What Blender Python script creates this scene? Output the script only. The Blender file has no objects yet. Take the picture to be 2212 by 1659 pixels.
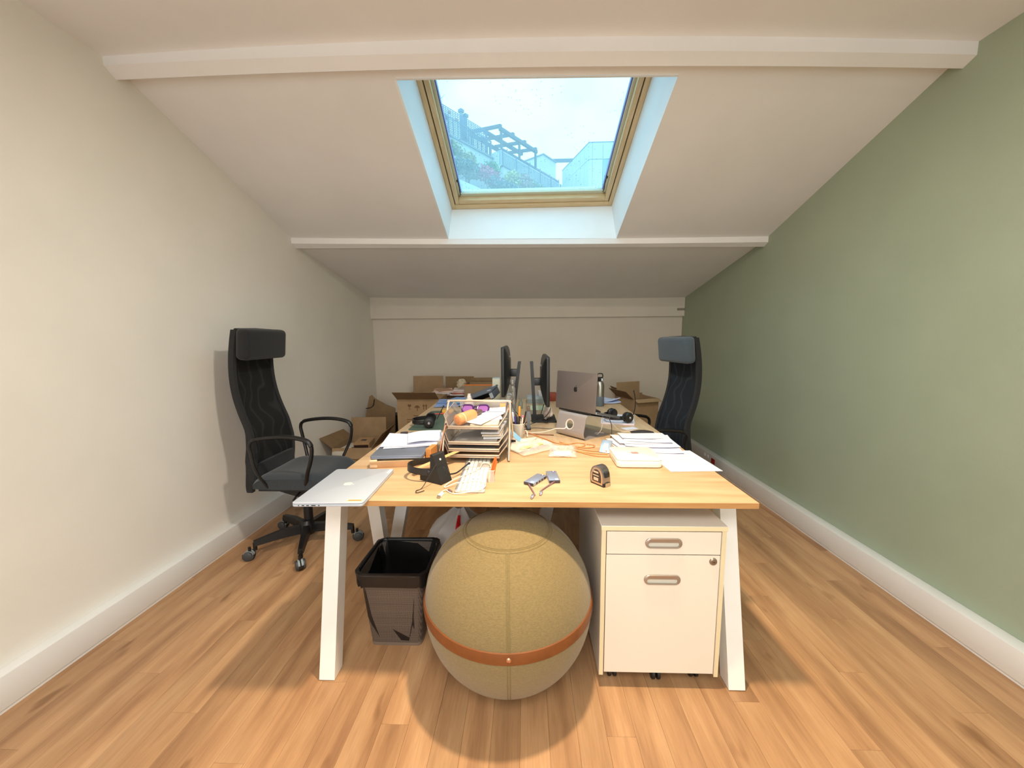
import bpy, bmesh, math, random
from mathutils import Vector, Matrix, Euler, noise
random.seed(7)
sc = bpy.context.scene
col = sc.collection
PI = math.pi

# ------------------------------------------------------------------ camera
cam_d = bpy.data.cameras.new('camera'); cam = bpy.data.objects.new('camera', cam_d); col.objects.link(cam)
yaw, pitch, roll = -0.03769, 0.12456, -0.00946
F0 = Vector((math.sin(yaw)*math.cos(pitch), math.cos(yaw)*math.cos(pitch), -math.sin(pitch)))
R0 = Vector((math.cos(yaw), -math.sin(yaw), 0)); U0 = R0.cross(F0)
Rv = R0*math.cos(roll)+U0*math.sin(roll); Uv = -R0*math.sin(roll)+U0*math.cos(roll)
cam.matrix_world = Matrix(((Rv.x, Uv.x, -F0.x, 0), (Rv.y, Uv.y, -F0.y, 0), (Rv.z, Uv.z, -F0.z, 1.3051), (0, 0, 0, 1)))
cam_d.sensor_width = 36; cam_d.sensor_fit = 'HORIZONTAL'; cam_d.lens = 813.74/2212*36
cam_d.clip_start = .05; cam_d.clip_end = 400
sc.camera = cam

# ------------------------------------------------------------------ world: bright overcast sky
w = bpy.data.worlds.new('sky'); sc.world = w; w.use_nodes = True
nt = w.node_tree; nt.nodes.clear()
def N(nt, t, **k):
    n = nt.nodes.new(t)
    for a, b in k.items(): setattr(n, a, b)
    return n
tc = N(nt, 'ShaderNodeTexCoord'); mp = N(nt, 'ShaderNodeMapping'); mp.inputs['Scale'].default_value = (1, 1, 1.6)
nz = N(nt, 'ShaderNodeTexNoise'); nz.inputs['Scale'].default_value = 2.6; nz.inputs['Detail'].default_value = 4
nz.inputs['Roughness'].default_value = .55
cr = N(nt, 'ShaderNodeValToRGB')
cr.color_ramp.elements[0].position = .36; cr.color_ramp.elements[0].color = (.28, .60, .84, 1)
cr.color_ramp.elements[1].position = .60; cr.color_ramp.elements[1].color = (.48, .86, 1.0, 1)
bg = N(nt, 'ShaderNodeBackground'); bg.inputs['Strength'].default_value = 2.4
wo = N(nt, 'ShaderNodeOutputWorld')
nt.links.new(tc.outputs['Generated'], mp.inputs['Vector']); nt.links.new(mp.outputs[0], nz.inputs['Vector'])
nt.links.new(nz.outputs['Fac'], cr.inputs[0]); sx = N(nt, 'ShaderNodeSeparateXYZ'); nt.links.new(tc.outputs['Generated'], sx.inputs[0])
gr = N(nt, 'ShaderNodeMapRange'); gr.inputs['From Min'].default_value = 0; gr.inputs['From Max'].default_value = 1; gr.inputs['To Min'].default_value = .8; gr.inputs['To Max'].default_value = 2.4
nt.links.new(sx.outputs['Z'], gr.inputs['Value']); gm = N(nt, 'ShaderNodeMath', operation='MULTIPLY'); gm.inputs[1].default_value = 1.45
nt.links.new(gr.outputs[0], gm.inputs[0]); nt.links.new(gm.outputs[0], bg.inputs['Strength'])
nt.links.new(cr.outputs[0], bg.inputs['Color']); nt.links.new(bg.outputs[0], wo.inputs[0])

# ------------------------------------------------------------------ room lamps (warm ceiling lamp, plus added fill lights behind the camera)
def lamp(name, loc, power, color, size, shape='DISK'):
    d = bpy.data.lights.new(name, 'AREA'); d.shape = shape; d.size = size; d.energy = power; d.color = color
    o = bpy.data.objects.new(name, d); o.location = loc; col.objects.link(o); return o
def spot(name, loc, power, color, size, angle, blend):
    d = bpy.data.lights.new(name, 'SPOT'); d.energy = power; d.color = color; d.shadow_soft_size = size; d.spot_size = math.radians(angle); d.spot_blend = blend
    o = bpy.data.objects.new(name, d); o.location = loc; col.objects.link(o); return o
YREAR = -2.24
spot('ceiling_spot', (.14, 1.16, 2.50), 104, (1.0, .64, .28), .05, 74, .75)
pl_ = lamp('ceiling_fill_light', (0, -.9, 2.50), 60, (1.0, .95, .88), 1.2, 'SQUARE')  # broad neutral fill, added overhead out of view
lamp('ceiling_lamp', (.14, 1.16, 2.50), 30, (1.0, .90, .76), .14)
dw_ = lamp('rear_fill_light', (0, YREAR, 1.15), 34, (.84, .94, 1.0), 2.8, 'RECTANGLE'); dw_.data.size_y = 1.3; dw_.rotation_euler = (math.radians(90), 0, 0)  # added fill light before the rear wall, which has no window

sc.view_settings.view_transform = 'Standard'; sc.view_settings.look = 'None'
sc.view_settings.exposure = 0.12; sc.view_settings.gamma = 1.0; sc.view_settings.use_curve_mapping = False
sc.cycles.max_bounces = 10; sc.cycles.diffuse_bounces = 6; sc.cycles.glossy_bounces = 4; sc.cycles.transparent_max_bounces = 16
sc.cycles.caustics_reflective = False; sc.cycles.caustics_refractive = False

# ------------------------------------------------------------------ materials
def lin(c):
    return tuple(((x/255)/12.92 if x/255 <= .04045 else ((x/255+.055)/1.055)**2.4) for x in c)
MATS = {}
def mat(name, rgb, rough=.6, metal=0., var=0., scale=40., stretch=(1, 1, 1), bump=0., bscale=None, alpha=1., trans=0., coord='Object', rnd=0., spec=.5, rgb2=None, sheen=0.):
    if name in MATS: return MATS[name]
    m = bpy.data.materials.new(name); m.use_nodes = True; t = m.node_tree
    b = t.nodes['Principled BSDF']; c = lin(rgb)
    b.inputs['Base Color'].default_value = (*c, 1); b.inputs['Roughness'].default_value = rough; b.inputs['Metallic'].default_value = metal
    b.inputs['Specular IOR Level'].default_value = spec
    if alpha < 1: b.inputs['Alpha'].default_value = alpha
    if trans: b.inputs['Transmission Weight'].default_value = trans
    if sheen: b.inputs['Sheen Weight'].default_value = sheen
    c2 = lin(rgb2) if rgb2 else tuple(x*(1-var) for x in c); c1 = c if rgb2 else tuple(min(1, x*(1+var*.6)) for x in c)
    tcn = N(t, 'ShaderNodeTexCoord'); mpn = N(t, 'ShaderNodeMapping'); mpn.inputs['Scale'].default_value = stretch
    t.links.new(tcn.outputs[coord], mpn.inputs['Vector'])
    if rnd:
        oi = N(t, 'ShaderNodeObjectInfo'); mu = N(t, 'ShaderNodeMath', operation='MULTIPLY'); mu.inputs[1].default_value = 37.
        t.links.new(oi.outputs['Random'], mu.inputs[0]); t.links.new(mu.outputs[0], mpn.inputs['Location'])
    if var or rgb2:
        nzn = N(t, 'ShaderNodeTexNoise'); nzn.inputs['Scale'].default_value = scale; nzn.inputs['Detail'].default_value = 5
        t.links.new(mpn.outputs[0], nzn.inputs['Vector'])
        r = N(t, 'ShaderNodeValToRGB'); r.color_ramp.elements[0].position = .32; r.color_ramp.elements[1].position = .68
        r.color_ramp.elements[0].color = (*c2, 1); r.color_ramp.elements[1].color = (*c1, 1)
        t.links.new(nzn.outputs['Fac'], r.inputs[0]); out = r.outputs[0]
        if rnd:
            hs = N(t, 'ShaderNodeHueSaturation'); ma = N(t, 'ShaderNodeMapRange'); ma.inputs['To Min'].default_value = 1-rnd; ma.inputs['To Max'].default_value = 1+rnd
            t.links.new(oi.outputs['Random'], ma.inputs['Value']); t.links.new(ma.outputs[0], hs.inputs['Value']); t.links.new(out, hs.inputs['Color']); out = hs.outputs[0]
        t.links.new(out, b.inputs['Base Color'])
    if bump:
        nb = N(t, 'ShaderNodeTexNoise'); nb.inputs['Scale'].default_value = bscale or scale; nb.inputs['Detail'].default_value = 3
        t.links.new(mpn.outputs[0], nb.inputs['Vector'])
        bp = N(t, 'ShaderNodeBump'); bp.inputs['Strength'].default_value = bump; bp.inputs['Distance'].default_value = .002
        t.links.new(nb.outputs['Fac'], bp.inputs['Height']); t.links.new(bp.outputs[0], b.inputs['Normal'])
    MATS[name] = m; return m

M_wall = mat('wall_paint_cream', (234, 230, 222), .75, var=.03, scale=3, bump=.12, bscale=220)
M_ceil = mat('ceiling_paint', (236, 234, 234), .8, var=.03, scale=2.5, bump=.1, bscale=180)
M_back = mat('back_wall_paint', (222, 214, 202), .8, var=.03, scale=3, bump=.12, bscale=220)
M_green = mat('sage_green_paint', (160, 172, 150), .7, var=.04, scale=3, bump=.12, bscale=240)
M_base = mat('white_trunking_plastic', (232, 232, 230), .45, var=.02, scale=6)
M_reveal = mat('white_reveal_paint', (238, 242, 244), .6, var=.02, scale=5)
M_pine = mat('varnished_pine', (222, 198, 156), .45, rgb2=(206, 178, 132), scale=9, stretch=(1, 14, 14))
M_pineV = mat('varnished_pine_stile', (222, 198, 156), .45, rgb2=(206, 178, 132), scale=9, stretch=(14, 1, 14))
M_black = mat('black_plastic', (22, 22, 24), .42)
M_blackm = mat('matt_black_plastic', (30, 30, 31), .6)
M_white = mat('white_plastic', (238, 238, 236), .4)
M_whitem = mat('white_powder_coat', (238, 237, 234), .45, var=.02, scale=12)
M_steel = mat('brushed_steel', (190, 188, 184), .32, 1.)
M_alu = mat('silver_aluminium', (206, 208, 212), .38, .85)
M_alud = mat('space_grey_aluminium', (128, 128, 134), .4, .8)
M_paper = mat('white_paper', (242, 242, 246), .7, var=.015, scale=30)
M_card = mat('brown_cardboard', (164, 136, 102), .8, var=.10, scale=14, bump=.08, bscale=90)
M_cardd = mat('dark_and_shaded_cardboard', (138, 112, 80), .8, var=.10, scale=14)
M_cardl = mat('tan_cardboard_inside', (178, 150, 114), .8, var=.08, scale=14)
M_print = mat('dark_print_ink', (112, 84, 54), .8)
M_ink = mat('grey_print_ink', (186, 186, 198), .8)
M_orange = mat('orange_plastic', (240, 112, 40), .45)

# ------------------------------------------------------------------ mesh building helpers
class MB:
    def __init__(s): s.v = []; s.f = []; s.s = []
    def add(s, vs, fs, smooth=False, M=None):
        o = len(s.v)
        s.v += [tuple((M @ Vector(p)) if M else p) for p in vs]
        s.f += [tuple(i+o for i in f) for f in fs]; s.s += [smooth]*len(fs); return s
    def box(s, x0, x1, y0, y1, z0, z1, M=None, bev=0, seg=2):
        if not bev:
            vs = [(x0,y0,z0),(x1,y0,z0),(x1,y1,z0),(x0,y1,z0),(x0,y0,z1),(x1,y0,z1),(x1,y1,z1),(x0,y1,z1)]
            return s.add(vs, [(0,3,2,1),(4,5,6,7),(0,1,5,4),(1,2,6,5),(2,3,7,6),(3,0,4,7)], False, M)
        bm = bmesh.new(); bmesh.ops.create_cube(bm, size=1)
        for v in bm.verts: v.co = ((x0+x1)/2+v.co.x*(x1-x0), (y0+y1)/2+v.co.y*(y1-y0), (z0+z1)/2+v.co.z*(z1-z0))
        bmesh.ops.bevel(bm, geom=bm.edges[:], offset=bev, segments=seg, profile=.5, affect='EDGES')
        return s.frombm(bm, M)
    def frombm(s, bm, M=None, smooth=True):
        bm.verts.ensure_lookup_table(); bm.verts.index_update()
        s.add([tuple(v.co) for v in bm.verts], [tuple(v.index for v in f.verts) for f in bm.faces], smooth, M); bm.free(); return s
    def tube(s, pts, r, n=8, closed=False, caps=True, flat=1., M=None):
        pts = [Vector(p) for p in pts]; L = len(pts); rr = r if isinstance(r, (list, tuple)) else [r]*L
        vs = []; prev = None
        for i, p in enumerate(pts):
            a = pts[(i-1) % L] if (closed or i > 0) else p; b = pts[(i+1) % L] if (closed or i < L-1) else p
            t = (b-a).normalized()
            if prev is None:
                u = t.orthogonal().normalized()
                if abs(t.z) < .9: u = (Vector((0, 0, 1))-t*t.z).normalized()
            else: u = (prev-t*prev.dot(t)).normalized()
            prev = u; q = t.cross(u)
            for k in range(n):
                an = 2*PI*k/n; vs.append(tuple(p+u*math.cos(an)*rr[i]*flat+q*math.sin(an)*rr[i]))
        fs = []
        for i in range(L if closed else L-1):
            j = (i+1) % L
            for k in range(n): fs.append((i*n+k, i*n+(k+1) % n, j*n+(k+1) % n, j*n+k))
        if caps and not closed: fs += [tuple(range(n-1, -1, -1)), tuple(range((L-1)*n, L*n))]
        return s.add(vs, fs, True, M)
    def cyl(s, a, b, r, r2=None, n=20, M=None): return s.tube([a, b], [r, r if r2 is None else r2], n, M=M)
    def lathe(s, prof, n=28, c=(0, 0, 0), M=None, a0=0, a1=2*PI):
        vs = []; fs = []; full = abs(a1-a0-2*PI) < 1e-6; m = n if full else n+1; L = len(prof)
        for k in range(m):
            an = a0+(a1-a0)*k/n
            for (r, z) in prof: vs.append((c[0]+r*math.cos(an), c[1]+r*math.sin(an), c[2]+z))
        for k in range(n):
            j = (k+1) % m
            for i in range(L-1):
                q = [k*L+i, j*L+i, j*L+i+1, k*L+i+1]
                if prof[i][0] < 1e-7: q = [q[0], q[2], q[3]]
                elif prof[i+1][0] < 1e-7: q = [q[0], q[1], q[2]]
                fs.append(tuple(q))
        return s.add(vs, fs, True, M)
    def prism(s, poly, z0, z1, M=None, smooth=False):
        n = len(poly); vs = [(x, y, z0) for x, y in poly]+[(x, y, z1) for x, y in poly]
        fs = [tuple(range(n-1, -1, -1)), tuple(range(n, 2*n))]+[(i, (i+1) % n, n+(i+1) % n, n+i) for i in range(n)]
        return s.add(vs, fs, smooth, M)
    def ball(s, c, r, n=16, m=10, sc=(1, 1, 1), M=None):
        prof = [(max(0, math.sin(PI*i/m))*1., -math.cos(PI*i/m)) for i in range(m+1)]; prof[0] = (0, -1); prof[-1] = (0, 1)
        T = Matrix.Translation(c) @ Matrix.Diagonal((r*sc[0], r*sc[1], r*sc[2], 1)); return s.lathe(prof, n, M=(M @ T) if M else T)
    def sheet(s, nx, ny, fn, th=.0006, M=None, smooth=True):
        vs = [fn(i/nx, j/ny) for j in range(ny+1) for i in range(nx+1)]; k = len(vs); w_ = nx+1
        vs += [(p[0], p[1], p[2]-th) for p in vs]; fs = []
        for j in range(ny):
            for i in range(nx):
                a = j*w_+i; fs += [(a, a+1, a+w_+1, a+w_), (k+a, k+a+w_, k+a+w_+1, k+a+1)]
        for i in range(nx):
            a = i; fs.append((a, k+a, k+a+1, a+1)); a = ny*w_+i; fs.append((a, a+1, k+a+1, k+a))
        for j in range(ny):
            a = j*w_; fs.append((a, a+w_, k+a+w_, k+a)); a = j*w_+nx; fs.append((a, k+a, k+a+w_, a+w_))
        return s.add(vs, fs, smooth, M)
    def mesh(s, name, m):
        me = bpy.data.meshes.new(name); me.from_pydata(s.v, [], s.f); me.materials.append(m)
        me.polygons.foreach_set('use_smooth', s.s); me.update()
        if any(s.s): me.set_sharp_from_angle(angle=math.radians(42))
        return me
    def build(s, name, m, parent=None, loc=(0, 0, 0), rot=(0, 0, 0)):
        o = bpy.data.objects.new(name, s.mesh(name, m)); col.objects.link(o); o.parent = parent; o.location = loc; o.rotation_euler = rot; return o
def tag(o, label, cat, group=None, kind=None):
    if label: o['label'] = label
    if cat: o['category'] = cat
    if group: o['group'] = group
    if kind: o['kind'] = kind
    return o
def thing(name, label, cat, loc=(0, 0, 0), rz=0, group=None, rot=None):
    o = bpy.data.objects.new(name, None); col.objects.link(o); o.empty_display_size = .1
    o.location = loc; o.rotation_euler = rot or (0, 0, rz); return tag(o, label, cat, group)
def plabel(o, l): o['label'] = l; return o
def struct(name, mb, m): o = mb.build(name, m); o['kind'] = 'structure'; return o
def dup(o, parent=None):
    c = o.copy(); col.objects.link(c); c.parent = parent
    for ch in list(o.children): dup(ch, c)
    return c
def text(name, s, size, m, parent, loc, rot=(0, 0, 0), depth=.0003):
    cu = bpy.data.curves.new('t', 'FONT'); cu.body = s; cu.size = size; cu.extrude = depth; cu.align_x = 'CENTER'; cu.align_y = 'CENTER'
    o = bpy.data.objects.new('t', cu); col.objects.link(o); dg = bpy.context.evaluated_depsgraph_get()
    me = bpy.data.meshes.new_from_object(o.evaluated_get(dg)); bpy.data.objects.remove(o)
    me.materials.clear(); me.materials.append(m); t = bpy.data.objects.new(name, me); col.objects.link(t)
    t.parent = parent; t.location = loc; t.rotation_euler = rot; return t
def RZ(a): return Matrix.Rotation(a, 4, 'Z')
def RX(a): return Matrix.Rotation(a, 4, 'X')
def RY(a): return Matrix.Rotation(a, 4, 'Y')
def T(x, y, z): return Matrix.Translation((x, y, z))
def rrect(w_, h_, r, n=5, cx=0, cy=0):
    out = []
    for (sx, sy, a) in ((1, 1, 0), (-1, 1, PI/2), (-1, -1, PI), (1, -1, 3*PI/2)):
        for k in range(n+1):
            an = a+PI/2*k/n; out.append((cx+sx*(w_/2-r)+r*math.cos(an), cy+sy*(h_/2-r)+r*math.sin(an)))
    return out
def spline(pts, n=6):
    pts = [Vector(p) for p in pts]; out = []
    for i in range(len(pts)-1):
        p0 = pts[max(0, i-1)]; p1 = pts[i]; p2 = pts[i+1]; p3 = pts[min(len(pts)-1, i+2)]
        for k in range(n):
            t = k/n; out.append(.5*((2*p1)+(p2-p0)*t+(2*p0-5*p1+4*p2-p3)*t*t+(3*p1-p0-3*p2+p3)*t**3))
    out.append(pts[-1]); return out
APPLE = [(0,.33),(.12,.38),(.26,.36),(.36,.26),(.28,.14),(.27,-.02),(.38,-.16),(.30,-.34),(.18,-.46),(.06,-.43),(-.05,-.43),(-.17,-.46),(-.29,-.34),(-.38,-.12),(-.38,.1),(-.3,.28),(-.16,.37)]
LEAF = [(.0,.44),(.06,.60),(.2,.68),(.17,.54),(.08,.45)]
def logo(parent, m, size, M):
    b = MB(); b.prism([(x*size, y*size) for x, y in APPLE], 0, .0006, M); b.prism([(x*size, y*size) for x, y in LEAF], 0, .0006, M)
    return b.build('logo', m, parent)

# ================================================================== SETTING
XL, XR, YB, YF = -1.9017, 1.8868, 4.68, -2.3      # inner wall faces
# ---- floor: sub-floor with individual laminate planks
def plank_mat():
    m = bpy.data.materials.new('laminate_plank'); m.use_nodes = True; t = m.node_tree; b = t.nodes['Principled BSDF']
    tc_ = N(t, 'ShaderNodeTexCoord'); oi = N(t, 'ShaderNodeObjectInfo'); mu = N(t, 'ShaderNodeMath', operation='MULTIPLY'); mu.inputs[1].default_value = 53
    ad = N(t, 'ShaderNodeVectorMath', operation='ADD'); t.links.new(oi.outputs['Random'], mu.inputs[0]); t.links.new(tc_.outputs['Object'], ad.inputs[0]); t.links.new(mu.outputs[0], ad.inputs[1])
    def nz_(sc_, st, det=4):
        mp_ = N(t, 'ShaderNodeMapping'); mp_.inputs['Scale'].default_value = st; t.links.new(ad.outputs[0], mp_.inputs['Vector'])
        n_ = N(t, 'ShaderNodeTexNoise'); n_.inputs['Scale'].default_value = sc_; n_.inputs['Detail'].default_value = det; t.links.new(mp_.outputs[0], n_.inputs['Vector']); return n_
    n1 = nz_(3.2, (4.5, .55, 1)); n2 = nz_(22, (9, .5, 1), 6)
    r = N(t, 'ShaderNodeValToRGB'); e = r.color_ramp.elements
    e[0].position = .28; e[0].color = (*lin((150, 112, 80)), 1); e[1].position = .72; e[1].color = (*lin((194, 156, 116)), 1)
    e2 = r.color_ramp.elements.new(.5); e2.color = (*lin((178, 138, 100)), 1)
    t.links.new(n1.outputs['Fac'], r.inputs[0])
    r2 = N(t, 'ShaderNodeValToRGB'); r2.color_ramp.elements[0].position = .3; r2.color_ramp.elements[0].color = (.88, .86, .84, 1); r2.color_ramp.elements[1].position = .62; r2.color_ramp.elements[1].color = (1.04, 1.03, 1.02, 1)
    t.links.new(n2.outputs['Fac'], r2.inputs[0])
    mx = N(t, 'ShaderNodeMix', data_type='RGBA', blend_type='MULTIPLY'); mx.inputs['Factor'].default_value = .8
    t.links.new(r.outputs[0], mx.inputs['A']); t.links.new(r2.outputs[0], mx.inputs['B'])
    # dark knots
    n3 = nz_(5.5, (2.2, .8, 1), 2); r3 = N(t, 'ShaderNodeValToRGB'); r3.color_ramp.elements[0].position = .24; r3.color_ramp.elements[0].color = (.55, .48, .42, 1); r3.color_ramp.elements[1].position = .33; r3.color_ramp.elements[1].color = (1, 1, 1, 1)
    t.links.new(n3.outputs['Fac'], r3.inputs[0])
    mx2 = N(t, 'ShaderNodeMix', data_type='RGBA', blend_type='MULTIPLY'); mx2.inputs['Factor'].default_value = .8
    t.links.new(mx.outputs['Result'], mx2.inputs['A']); t.links.new(r3.outputs[0], mx2.inputs['B'])
    hs = N(t, 'ShaderNodeHueSaturation'); ma = N(t, 'ShaderNodeMapRange'); ma.inputs['To Min'].default_value = .88; ma.inputs['To Max'].default_value = 1.10
    t.links.new(oi.outputs['Random'], ma.inputs['Value']); t.links.new(ma.outputs[0], hs.inputs['Value']); t.links.new(mx2.outputs['Result'], hs.inputs['Color'])
    t.links.new(hs.outputs[0], b.inputs['Base Color']); b.inputs['Roughness'].default_value = .42; b.inputs['Specular IOR Level'].default_value = .35
    bp = N(t, 'ShaderNodeBump'); bp.inputs['Strength'].default_value = .08; bp.inputs['Distance'].default_value = .001
    t.links.new(n2.outputs['Fac'], bp.inputs['Height']); t.links.new(bp.outputs[0], b.inputs['Normal'])
    return m
M_plank = plank_mat()
floor = struct('floor', MB().box(XL-.1, XR+.1, YF-.1, YB+.1, -.08, -.009), mat('sub_floor', (78, 56, 38), .8))
PWID, PLEN = .095, 1.15
plank_me = MB().box(-PWID/2+.0002, PWID/2-.0002, 0, PLEN-.0004, -.009, 0, bev=.0004, seg=1).mesh('plank', M_plank)
cut_cache = {}
x = -.0725-PWID*20; k = 0
while x < XR+.05:
    y = YF-((k*.377) % 1)*PLEN; k += 1
    while y < YB:
        y1 = min(y+PLEN, YB+.05); y0 = max(y, YF-.05)
        if y1-y0 > .02 and x > XL-.15:
            if abs(y1-y0-PLEN) < 1e-6: me = plank_me
            else: me = MB().box(-PWID/2+.0002, PWID/2-.0002, 0, y1-y0-.0004, -.009, 0, bev=.0004, seg=1).mesh('plank', M_plank)
            if y0 > YF+.8 or y1 > -.2:
                p = bpy.data.objects.new('plank', me); col.objects.link(p); p.parent = floor; p.location = (x, y0, 0)
        y += PLEN
    x += PWID
# ---- roof/ceiling profile: (y, z at left wall, z at centre, z at right wall)
PROF = [(YF, 2.577, 2.590, 2.505), (1.800, 2.577, 2.587, 2.505), (1.800, 2.541, 2.530, 2.455), (1.850, 2.510, 2.502, 2.434), (1.911, 2.548, 2.540, 2.474),
        (3.115, 2.120, 2.076, 2.061), (3.115, 2.075, 2.036, 2.018), (3.165, 2.048, 2.021, 1.994), (3.25, 2.058, 2.046, 2.024), (4.625, 1.799, 1.760, 1.750)]
def pz(i, x):
    y, a, b, c = PROF[i]; t = (x-XL)/(XR-XL)
    return a*(1-t)*(1-2*t)+b*4*t*(1-t)+c*t*(2*t-1)
def strip(mb, rows, xs, th=0):
    n = len(xs); vs = [p for row in rows for p in row]; fs = []
    for j in range(len(rows)-1):
        for i in range(n-1): a = j*n+i; fs.append((a, a+n, a+n+1, a+1))
    mb.add(vs, fs, False)
NX = 24
xs = [XL-.02+(XR-XL+.04)*i/NX for i in range(NX+1)]
def row(i, y=None, z=None): return [(x, PROF[i][0] if y is None else y, pz(i, x)) for x in xs]
OX0, OX1, OY0 = -.615, .716, 1.955           # skylight opening in the sloping ceiling
def slope_z(x, y):
    t = (y-PROF[4][0])/(PROF[5][0]-PROF[4][0]); return pz(4, x)*(1-t)+pz(5, x)*t
mb = MB(); strip(mb, [row(0), row(1)], xs); ceiling = struct('ceiling', mb, M_ceil)
mb = MB()
xsl = sorted(set([x for x in xs if x < OX0-.01]+[OX0])); xsr = sorted([OX1]+[x for x in xs if x > OX1+.01]); xsm = sorted([OX0, OX1]+[x for x in xs if OX0+.01 < x < OX1-.01])
def srow(y, X): return [(x, y, slope_z(x, y)) for x in X]
ya, yb = PROF[4][0], PROF[5][0]
strip(mb, [srow(ya, xsl), srow((ya+yb)/2, xsl), srow(yb, xsl)], xsl); strip(mb, [srow(ya, xsr), srow((ya+yb)/2, xsr), srow(yb, xsr)], xsr)
strip(mb, [srow(ya, xsm), srow(OY0, xsm)], xsm)
strip(mb, [row(8), row(9)], xs)
sl = mb.build('ceiling', M_ceil); sl['kind'] = 'structure'; plabel(sl, 'sloping attic ceiling around the skylight')
mb = MB(); strip(mb, [row(1), row(2), row(3), row(4)], xs); struct('trim_1', mb, M_ceil)     # upper boxed beam
mb = MB(); strip(mb, [row(5), row(6), row(7), row(8)], xs); struct('trim_2', mb, M_ceil)     # lower boxed beam
mb = MB(); ft = lambda x: 1.540-.008*(x-XL)/(XR-XL)
strip(mb, [row(9), [(x, 4.625, ft(x)+(.0)) for x in xs], [(x, YB+.02, ft(x)-.0) for x in xs]], xs); struct('trim_3', mb, M_back)   # boxed beam on the back wall
struct('trim_4', MB().box(1.80, XR-.004, 4.612, 4.63, 1.60, 1.625), mat('grey_patch_paint', (150, 142, 128), .8))
# ---- walls
SIDE = [(YF, -.08), (YB+.12, -.08), (YB+.12, 1.88), (3.2, 2.34), (1.9, 2.84), (YF, 2.84)]
def sidewall(name, x0, x1, m):
    b = MB(); b.prism([(p[0], p[1]) for p in SIDE], x0, x1, Matrix(((0, 0, 1, 0), (1, 0, 0, 0), (0, 1, 0, 0), (0, 0, 0, 1)))); return struct(name, b, m)
sidewall('wall_left', XL-.12, XL, M_wall)
sidewall('wall_right', XR, XR+.12, M_green)
struct('wall_back', MB().box(XL-.12, XR+.12, YB, YB+.12, -.08, 1.88), M_back)
struct('wall_front', MB().box(XL-.12, XR+.12, YF-.12, YF, -.08, 2.84), M_wall)
# ---- box trunking along both side walls
def trunk(name, xw, xf, s):
    b = MB(); b.box(min(xw, xf), max(xw, xf), YF, YB, .012, .1336, bev=.003); b.box(min(xw, xf)+(0 if s < 0 else .004), max(xw, xf)-(.004 if s < 0 else 0), YF, YB, 0, .013)
    return struct(name, b, M_base)
trunk('baseboard_left', XL, -1.8499, -1); trunk('baseboard_right', XR, 1.8224, 1)

# ---- skylight: reveals, pine frame, sash and pane   (tilted with the roof)
A0 = math.atan2(pz(5, 0)-pz(4, 0), yb-ya)                # roof pitch, about -20 deg
def up(x, y, t): return (x, y, slope_z(x, y)+t)          # point t above the ceiling slope
win = thing('window_1', None, None, (0, 0, 0)); win['kind'] = 'structure'
FX0, FX1, FT = -.592, .688, .285                       # frame outer, height above the slope
yt, yl = 1.99, 3.185                                   # frame top and lower edge (y)
FZ = lambda y: slope_z(.05, y)+FT
def quad(mb, a, b, c, d): mb.add([a, b, c, d], [(0, 1, 2, 3)])
def panel(name, a, b, c, d, n):
    n = Vector(n)*.012; q = [Vector(p) for p in (a, b, c, d)]; m_ = MB()
    vs = [tuple(p) for p in q]+[tuple(p+n) for p in q]
    m_.add(vs, [(0, 1, 2, 3), (7, 6, 5, 4), (0, 4, 5, 1), (1, 5, 6, 2), (2, 6, 7, 3), (3, 7, 4, 0)]); return m_.build(name, M_reveal, win)
P_ = lambda x, y: (x, y, slope_z(x, y)); Q_ = lambda x, y: (x, y, FZ(y))
panel('reveal', P_(OX0, OY0), P_(OX0, yb), Q_(FX0, yl), Q_(FX0, yt), (-1, 0, 0))
panel('reveal', P_(OX1, OY0), P_(OX1, yb), Q_(FX1, yl), Q_(FX1, yt), (1, 0, 0))
panel('reveal', (OX0, yb, pz(5, OX0)), (OX1, yb, pz(5, OX1)), Q_(FX1, yl), Q_(FX0, yl), (0, 1, 0))
panel('reveal', P_(OX0, OY0), P_(OX1, OY0), Q_(FX1, yt), Q_(FX0, yt), (0, -1, 0))
# frame built in a local space: X right, Y down-slope, Z out of the roof
ln = math.hypot(yl-yt, FZ(yl)-FZ(yt)); A = math.atan2(FZ(yl)-FZ(yt), yl-yt)
fr = bpy.data.objects.new('window_frame', None); col.objects.link(fr); fr.parent = win; fr.location = (0, yt, FZ(yt)); fr.rotation_euler = (A, 0, 0)
M_dark = mat('dark_gasket', (52, 42, 32), .7); M_sashw = mat('pale_sash_edge', (206, 210, 190), .4); M_lilac = mat('lilac_gasket', (120, 120, 180), .5)
fw = .030
MB().box(FX0, FX0+fw, -.02, ln, 0, .09, bev=.003).build('frame_stile', M_pineV, fr); MB().box(FX1-fw, FX1, -.02, ln, 0, .09, bev=.003).build('frame_stile', M_pineV, fr)
MB().box(FX0+fw, FX1-fw, ln-.045, ln, 0, .09, bev=.003).build('frame_rail', M_pine, fr); MB().box(FX0+fw, FX1-fw, -.02, .02, 0, .09, bev=.003).build('frame_rail', M_pine, fr)
for (a, b, c, d) in ((FX0+fw, FX0+fw+.006, .02, ln-.045), (FX1-fw-.006, FX1-fw, .02, ln-.045), (FX0+fw, FX1-fw, ln-.051, ln-.045)): MB().box(a, b, c, d, .012, .09).build('gap', M_dark, fr)
s0, s1, sb = FX0+fw+.006, FX1-fw-.006, ln-.051; sw = .032
MB().box(s0, s0+sw, .02, sb, .006, .085, bev=.003).build('sash_stile', M_pineV, fr); MB().box(s1-sw, s1, .02, sb, .006, .085, bev=.003).build('sash_stile', M_pineV, fr)
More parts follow.
